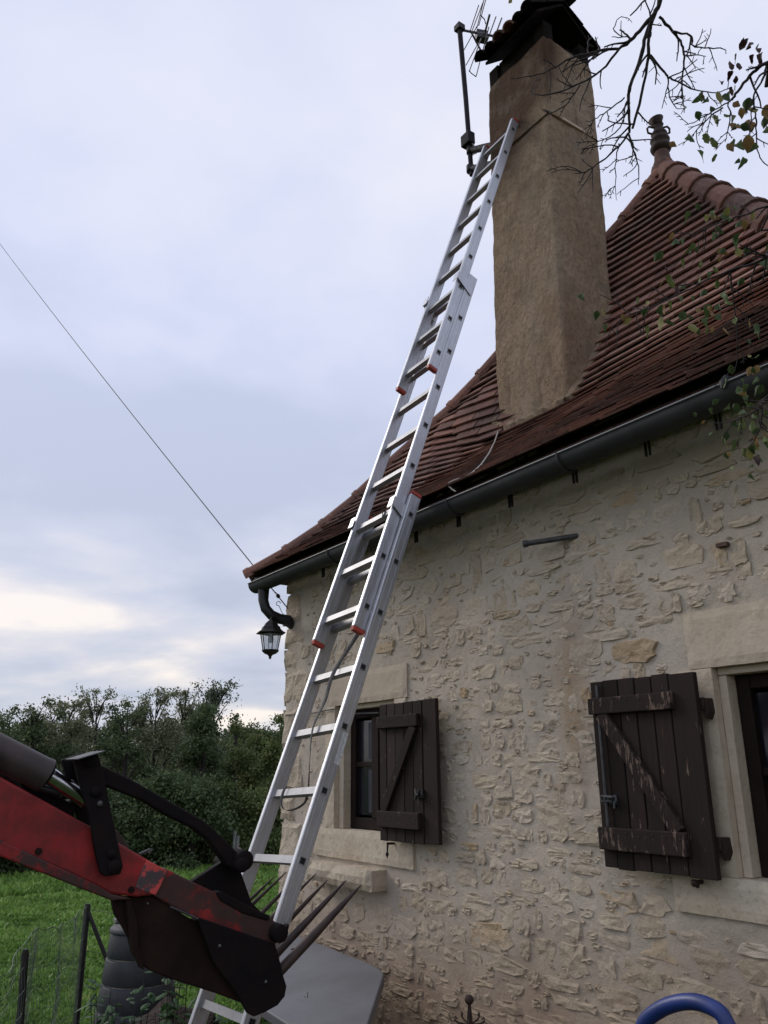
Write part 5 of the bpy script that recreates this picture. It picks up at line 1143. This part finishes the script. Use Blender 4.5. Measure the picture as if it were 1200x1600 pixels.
m2 = n_*2; f = [(0, 1+k, 1+(k+1) % m2) for k in range(m2)]+[(1+r_*m2+k, 1+(r_+1)*m2+k, 1+(r_+1)*m2+(k+1) % m2, 1+r_*m2+(k+1) % m2) for r_ in range(3) for k in range(m2)]
mb.add([q-Vector() for q in v], f, False); tag(obj('shaded_earth_heap', mb, M['shaded_soil'], org=hb), 'added heap of brown earth and debris, darkened for the shade below the loader fork', 'heap')
# grass blades over the part of the field in view
nb = 170000; az = np.radians(nrg.uniform(59, 86, nb)); dd = 3.3*np.exp(nrg.uniform(0, 1, nb)**0.85*math.log(22/3.3))
bx, by = -np.sin(az)*dd, np.cos(az)*dd
keep = ~((by > 1.45) & (bx > -6.0)); bx, by, dd = bx[keep], by[keep], dd[keep]; nb = len(bx)
cl_ = np.array([noise.noise(Vector((x*1.3, y*1.3, 0)))+0.6*noise.noise(Vector((x*4, y*4, 3))) for x, y in zip(bx[::1], by[::1])])
bz = np.array([gz(x, y) for x, y in zip(bx, by)]); hh = (0.05+0.05*nrg.uniform(0, 1, nb))*(1+0.7*cl_)+0.02*(dd > 16)*nrg.uniform(0, 6, nb)
th = nrg.uniform(0, 6.283, nb); wd = (0.0045+0.0011*dd)*nrg.uniform(0.6, 1.6, nb); ln = nrg.uniform(0.1, 1.0, nb)*hh; ph = nrg.uniform(0, 6.283, nb)
p0 = np.stack([bx, by, bz-0.01], 1); side = np.stack([np.cos(th), np.sin(th), 0*th], 1)*wd[:, None]; le = np.stack([np.cos(ph)*ln, np.sin(ph)*ln, hh], 1)
v = np.stack([p0-side*0.6, p0+side*0.6, p0+le*0.55+side+np.array([0, 0, 0.012]), p0+le*0.55-side+np.array([0, 0, 0.012]), p0+le], 1).reshape(-1, 3)
i5 = np.arange(nb)*5; f = np.concatenate([np.stack([i5, i5+1, i5+2], 1), np.stack([i5, i5+2, i5+3], 1), np.stack([i5+3, i5+2, i5+4], 1)])
o = link('field_grass', npmesh('field_grass', v, f, np.repeat(np.clip(0.45+0.35*cl_+nrg.normal(0, 0.16, nb), 0, 1), 5)), M['grass_blade']); tag(o, 'short lush green grass covering the field', 'grass', kind='stuff')

def leafmesh(L, W, curl=0.12, ser=0.06):
    n = 7; v = []; f = []
    for i in range(n+1):
        t = i/n; wv = W*0.5*math.sin(math.pi*min(1, t*0.93+0.07))**0.75*(1-0.35*t)*(1+ser*(1 if i % 2 else -1)); z = -curl*L*(t*t)
        v += [(-wv, t*L, z-0.10*wv*2), (0, t*L, z+0.02*L), (wv, t*L, z-0.10*wv*2)]
    for i in range(n):
        for k in (0, 1): f.append((3*i+k, 3*i+k+1, 3*i+4+k, 3*i+3+k))
    return v, f
def weeds(name, label, c, rad, h, n, leaf, cat='weeds', mat='weed_green'):
    T = thing(name, label, cat, c); mb = MB(); lv = MB(); st = max(6, n//14)
    for s in range(st):
        a = rng.uniform(0, 6.283); r_ = rad*math.sqrt(rng.random()); b = c+Vector((math.cos(a)*r_*0.6, math.sin(a)*r_*0.6, 0)); hh_ = h*rng.uniform(0.55, 1.0); tip = b+Vector((rng.uniform(-.12, .12), rng.uniform(-.12, .12), hh_))
        mb.tube([b, b.lerp(tip, .5)+Vector((0.02, 0, 0)), tip], [0.004, 0.003, 0.0015], 4, cap=False)
        for k in range(14):
            t = rng.uniform(0.3, 1.0); p = b.lerp(tip, t); yaw_ = rng.uniform(0, 6.283); pit = rng.uniform(-0.5, 0.5); sc_ = leaf*rng.uniform(0.55, 1.15)*(1.15-0.4*t); v, f = leafmesh(sc_, sc_*0.55, 0.25, 0.14)
            m_ = Matrix.Translation(p) @ Matrix.Rotation(yaw_, 4, 'Z') @ Matrix.Rotation(pit, 4, 'X'); lv.add([m_ @ Vector(q) for q in v], f, False, rng.uniform(0.1, 0.9))
    o = obj('stems', mb, M['bark'], T); o['kind'] = 'stuff'; o = obj('leaves', lv, M[mat], T); o['kind'] = 'stuff'
weeds('weed_clump', 'leafy green weeds growing below the loader fork', gp(262, 4.2), 0.42, 0.92, 520, 0.09)
weeds('weed_clump', 'low green weeds beside the foot of the compost bin', gp(212, 4.0), 0.25, 0.74, 220, 0.08)
weeds('weed_clump', 'dark leafy weeds in front of the conical bin', gp(240, 3.95), 0.3, 0.86, 380, 0.085)
weeds('weed_clump', 'weeds seen between the ladder feet', gp(352, 4.3), 0.3, 0.72, 240, 0.085)
pc = aty(462, 1560, 1.95); weeds('weed_clump', 'small leafy plant growing up in front of the grey panel', Vector((pc.x-0.03, 1.95, -1.70)), 0.10, 1.70+pc.z, 70, 0.045)
pc2 = aty(425, 1600, 1.9); weeds('weed_clump', 'small leafy plant beside the ladder foot at the panel edge', Vector((pc2.x-0.02, 1.9, -1.70)), 0.10, 1.70+pc2.z+0.04, 60, 0.05)

# ------------------------------------------------------------------ garden tree hanging in from the right
gt = thing('garden_tree', 'nearly leafless garden tree whose twigs hang in from the upper right', 'tree', (1.15, 1.75, -1.70))
mb = MB(); mb.tube([(1.15, 1.75, -1.75), (1.12, 1.76, -0.2), (1.05, 1.80, 1.2), (0.85, 1.85, 2.4)], [0.16, 0.13, 0.11, 0.08], 12); obj('trunk', mb, M['bark'], gt)
def smooth(P, k=3):
    Q = []
    for i in range(len(P)-1):
        for t in [j/k for j in range(k)]:
            p0, p1, p2, p3 = P[max(i-1, 0)], P[i], P[i+1], P[min(i+2, len(P)-1)]
            Q.append(0.5*((2*p1)+(p2-p0)*t+(2*p0-5*p1+4*p2-p3)*t*t+(3*p1-p0-3*p2+p3)*t**3))
    Q.append(P[-1]); return Q
def branch(pts, t0, t1, r0, r1, name='limb', jag=0.006, twigs=0, tl=0.10, start=None):
    r0 *= 0.74; r1 *= 0.85
    n = len(pts); P = [ray(*p)*(t0+(t1-t0)*i/(n-1)) for i, p in enumerate(pts)]
    if start is not None: P = [Vector(start)]+P
    Q = smooth(P, 4); Q = [q+Vector((rng.uniform(-1, 1), rng.uniform(-1, 1), rng.uniform(-1, 1)))*jag*0.35 if 0 < i < len(Q)-1 else q for i, q in enumerate(Q)]
    rad = [r0+(r1-r0)*i/(len(Q)-1) for i in range(len(Q))]; mb = MB(); mb.tube(Q, [r_*rng.uniform(0.9, 1.15) for r_ in rad], 7); o = obj(name, mb, M['bark'], gt)
    if twigs:
        tw = MB()
        for k in range(twigs):
            i = rng.randrange(len(Q)//5, len(Q)-1); q = Q[i]; tan = (Q[i+1]-Q[i]).normalized(); sd_ = tan.cross(fw).normalized()*(1 if rng.random() < .5 else -1); dd_ = (tan*rng.uniform(0.3, 1.0)+sd_*rng.uniform(0.5, 1.0)+fw*rng.uniform(-.3, .3)).normalized(); L = tl*rng.uniform(0.35, 1.2)
            S = [q]; c = dd_
            for s in range(5):
                c = (c+Vector((rng.uniform(-1, 1), rng.uniform(-1, 1), rng.uniform(-1, 0.5)))*0.28).normalized(); S.append(S[-1]+c*L/5)
            tw.tube(S, [min(rad[i]*0.6, 0.0030)*(1-0.11*j)+0.0006 for j in range(6)], 5, cap=False)
            for s in (2, 3, 4):
                if rng.random() < 0.6: b = S[s]; e = b+(c.cross(fw)*rng.choice((-1, 1))+c).normalized()*L*rng.uniform(.12, .3); tw.tube([b, e], [0.0013, 0.0008], 4, cap=False)
        o2 = obj('twigs', tw, M['bark'], o); o2['kind'] = 'stuff'
    return Q
T0 = 2.35
branch([(1400, -420), (1120, -170), (1052, -60), (1032, 0), (1023, 21), (1009, 56), (1002, 89), (985, 135), (982, 154), (984, 196), (981, 210), (967, 229), (939, 252), (915, 268), (897, 271)], T0, 2.5, .0125, .0016, twigs=16, start=(0.85, 1.85, 2.4))
branch([(1020, 30), (1016, 44), (1013, 77), (1011, 103), (999, 163), (988, 201)], T0, 2.42, .0075, .004, twigs=6)
branch([(1023, 21), (999, 49), (983, 65), (967, 75), (939, 79), (920, 84), (892, 91), (859, 110), (827, 121)], T0, 2.5, .0085, .0016, twigs=14)
branch([(967, 77), (939, 110), (906, 131), (864, 147), (836, 147), (828, 143)], 2.4, 2.52, .0048, .0014, twigs=8)
branch([(906, 133), (887, 161), (864, 175), (852, 183)], 2.45, 2.52, .0028, .0012, twigs=5, tl=0.06)
branch([(1030, 26), (1051, 49), (1065, 70), (1069, 89), (1067, 117), (1065, 145), (1068, 165)], T0, 2.4, .0058, .0014, twigs=6, tl=.07)
branch([(1051, 49), (1079, 56), (1083, 72), (1107, 75), (1130, 77), (1135, 84)], T0, 2.4, .0042, .0012, twigs=7, tl=.06)
branch([(1070, 87), (1085, 86), (1103, 88)], T0, 2.4, .003, .0012, twigs=3, tl=.05)
branch([(1016, 86), (1037, 112), (1044, 120), (1060, 128), (1088, 140), (1120, 145), (1140, 138)], T0, 2.4, .0048, .0014, twigs=7, tl=.08)
branch([(1044, 122), (1046, 150), (1055, 167), (1068, 170)], T0, 2.4, .003, .0011, twigs=5, tl=.06)
branch([(983, 210), (990, 233), (997, 261), (998, 289)], 2.42, 2.45, .004, .0012, twigs=6, tl=.08)
branch([(976, 152), (948, 173), (929, 187), (915, 190)], 2.42, 2.5, .003, .0011, twigs=6, tl=.06)
branch([(984, 160), (968, 200), (935, 222), (910, 232)], 2.42, 2.5, .003, .0011, twigs=6, tl=.06)
branch([(967, 224), (962, 261), (963, 313)], 2.44, 2.48, .0028, .0009, twigs=5, tl=.06)
branch([(1012, 60), (1016, 30), (1010, 2), (1000, -30)], T0, 2.3, .004, .002, twigs=4, tl=.07)
branch([(985, 60), (960, 50), (965, 30), (972, 25)], 2.38, 2.4, .0026, .0010, twigs=3, tl=.05)
# leafy shoots, closer on the right
S0 = 2.25
lf_spots = []
branch([(1290, 60), (1200, 98), (1185, 105), (1167, 125), (1150, 147), (1143, 156)], 2.2, S0, .009, .004, start=(0.85, 1.85, 2.4), twigs=3)
branch([(1198, 102), (1192, 123), (1178, 148), (1179, 172), (1182, 193), (1182, 223), (1188, 245), (1202, 262)], 2.2, S0, .0042, .0015, twigs=8, tl=.07)
branch([(1143, 156), (1117, 172), (1100, 182), (1080, 193), (1070, 195)], S0, 2.3, .0030, .0011, twigs=5, tl=.05)
branch([(1130, 168), (1100, 190), (1085, 208), (1078, 222)], S0, 2.3, .0028, .0011, twigs=4, tl=.05)
branch([(1138, 160), (1141, 190), (1136, 208), (1133, 222)], S0, 2.3, .0028, .0011, twigs=4, tl=.05)
branch([(1300, 300), (1200, 400), (1140, 422), (1085, 448), (1030, 474), (985, 492), (945, 500)], 2.0, 2.3, .006, .0014, twigs=16, tl=.10, start=(0.95, 1.83, 1.8))
branch([(1290, 290), (1200, 322), (1150, 340), (1112, 352), (1080, 372)], 2.0, 2.2, .005, .0013, twigs=8, tl=.08, start=(0.92, 1.83, 2.0))
branch([(1140, 422), (1148, 480), (1152, 540), (1148, 580)], 2.1, 2.15, .003, .0012, twigs=8, tl=.08)
branch([(1300, 560), (1200, 625), (1185, 640), (1150, 656), (1128, 661), (1100, 658)], 2.0, 2.15, .004, .0012, twigs=8, tl=.06, start=(1.05, 1.80, 1.2))
branch([(1190, 636), (1188, 665), (1176, 690), (1160, 712)], 2.05, 2.1, .003, .0010, twigs=5, tl=.05)
proto = {}
for m_, nm in (('autumn_leaf', 'a'), ('dead_leaf', 'd')):
    for k in range(5):
        v, f = leafmesh(1.0, rng.uniform(0.62, 0.85), rng.uniform(0.0, 0.5), rng.uniform(0.03, 0.10)); v = [(x*(1+0.3*math.sin(5*y+k*1.7)), y+0.05*math.sin(9*x+k), z+(0.35 if k % 2 else -0.5)*abs(x)*(1.2+math.sin(3*y+k))+0.10*math.sin(7*y+2*k)*x*2) for x, y, z in v]
        me = npmesh('leaf', v, f, None); me.materials.append(M[m_]); at = me.attributes.new('rnd', 'FLOAT', 'POINT'); at.data.foreach_set('value', np.full(len(v), [0.15, 0.4, 0.6, 0.82, 0.95][k] if nm == 'a' else 0.2*k, np.float32)); proto[(nm, k)] = me
def leaf(px, py, szpx, kind='a', k=None, t=None, hang=True):
    t = t or rng.uniform(2.1, 2.35); o = bpy.data.objects.new('leaf', proto[(kind, rng.choice((0, 0, 1, 1, 2, 2, 3, 4)) if k is None else k)]); COL.objects.link(o); o.parent = gt
    L = szpx*t/F*rng.uniform(0.75, 1.02); p = ray(px, py)*t+Vector((0, 0, L*0.5)); 
    dn = Vector((rng.uniform(-.9, .9), rng.uniform(-.9, .9), -1 if hang else rng.uniform(-.6, .6))).normalized(); ff = (-fw+Vector((rng.uniform(-1, 1), rng.uniform(-1, 1), rng.uniform(-.8, .9)))*1.3); ff = (ff-dn*ff.dot(dn)).normalized(); sx = dn.cross(ff)
    m_ = Matrix((sx, dn, ff)).transposed().to_4x4(); m_.translation = p-ORG[gt.name]; o.matrix_local = m_ @ Matrix.Scale(L, 4)
LV = [(1100, 158, 30), (1124, 152, 22), (1137, 154, 22), (1147, 166, 18), (1170, 162, 26), (1176, 176, 20), (1113, 190, 26), (1122, 199, 22), (1103, 216, 24), (1112, 222, 24), (1152, 190, 30), (1154, 208, 30), (1148, 222, 20), (1172, 197, 28), (1139, 231, 20), (1152, 236, 26), (1172, 222, 34), (1165, 254, 24), (1122, 246, 16), (1090, 244, 26), (1074, 220, 20), (1072, 172, 15), (1196, 210, 24), (1198, 175, 26), (1155, 252, 12), (1047, 228, 16), (1184, 232, 20), (1160, 175, 18), (1195, 190, 22),
 (932, 493, 17), (973, 497, 14), (987, 504, 20), (1015, 517, 22), (1035, 484, 22), (1035, 505, 24), (1010, 488, 20), (1047, 438, 26), (1035, 400, 20), (1115, 352, 26), (1132, 340, 22), (1120, 372, 20), (1147, 380, 26), (1085, 388, 24), (1122, 398, 20), (1133, 465, 26), (1107, 485, 24), (1127, 497, 22), (1072, 495, 22), (1082, 517, 24), (1192, 420, 30), (1187, 517, 22), (1180, 525, 20), (1060, 470, 18), (1000, 470, 16), (1095, 420, 18), (1110, 430, 16), (1160, 440, 18), (1150, 505, 22), (1100, 505, 18), (945, 512, 14), (1070, 410, 15), (1165, 350, 20), (1180, 335, 22), (1140, 330, 18), (1105, 340, 14),
 (1143, 577, 20), (1153, 612, 22), (1187, 579, 16), (1125, 630, 18), (1150, 640, 26), (1163, 650, 22), (1135, 690, 22), (1150, 695, 20), (1180, 690, 26), (1195, 690, 24), (1170, 710, 20), (1100, 661, 11), (1085, 648, 10), (1137, 711, 12), (1141, 735, 16), (1190, 610, 20), (1195, 650, 20), (1110, 642, 12), (1175, 665, 22), (1165, 625, 18), (1178, 730, 18), (1110, 680, 12), (800, 3, 12)]
for i, (px, py, s_) in enumerate(LV): leaf(px, py, s_)
for cx_, cy_, sx_, sy_, n_ in ((1110, 360, 40, 22, 12), (1030, 490, 45, 18, 14), (1100, 490, 40, 22, 14), (1150, 400, 35, 30, 10), (1165, 645, 28, 30, 16), (1175, 700, 18, 22, 9), (1140, 180, 35, 25, 10), (1180, 540, 18, 30, 7)):
    for _ in range(n_): leaf(rng.gauss(cx_, sx_), rng.gauss(cy_, sy_), rng.uniform(11, 21))
for px, py, s_ in ((1165, 68, 24), (1173, 74, 26), (1182, 84, 24), (1190, 90, 22), (1176, 90, 18), (1140, 108, 22), (1150, 98, 22), (1155, 104, 18), (1143, 116, 18), (1151, 123, 14), (1127, 133, 16), (1145, 140, 14), (1184, 722, 20), (1040, 420, 14), (1120, 405, 14), (1060, 452, 14), (1155, 695, 16)): leaf(px, py, s_, 'd')
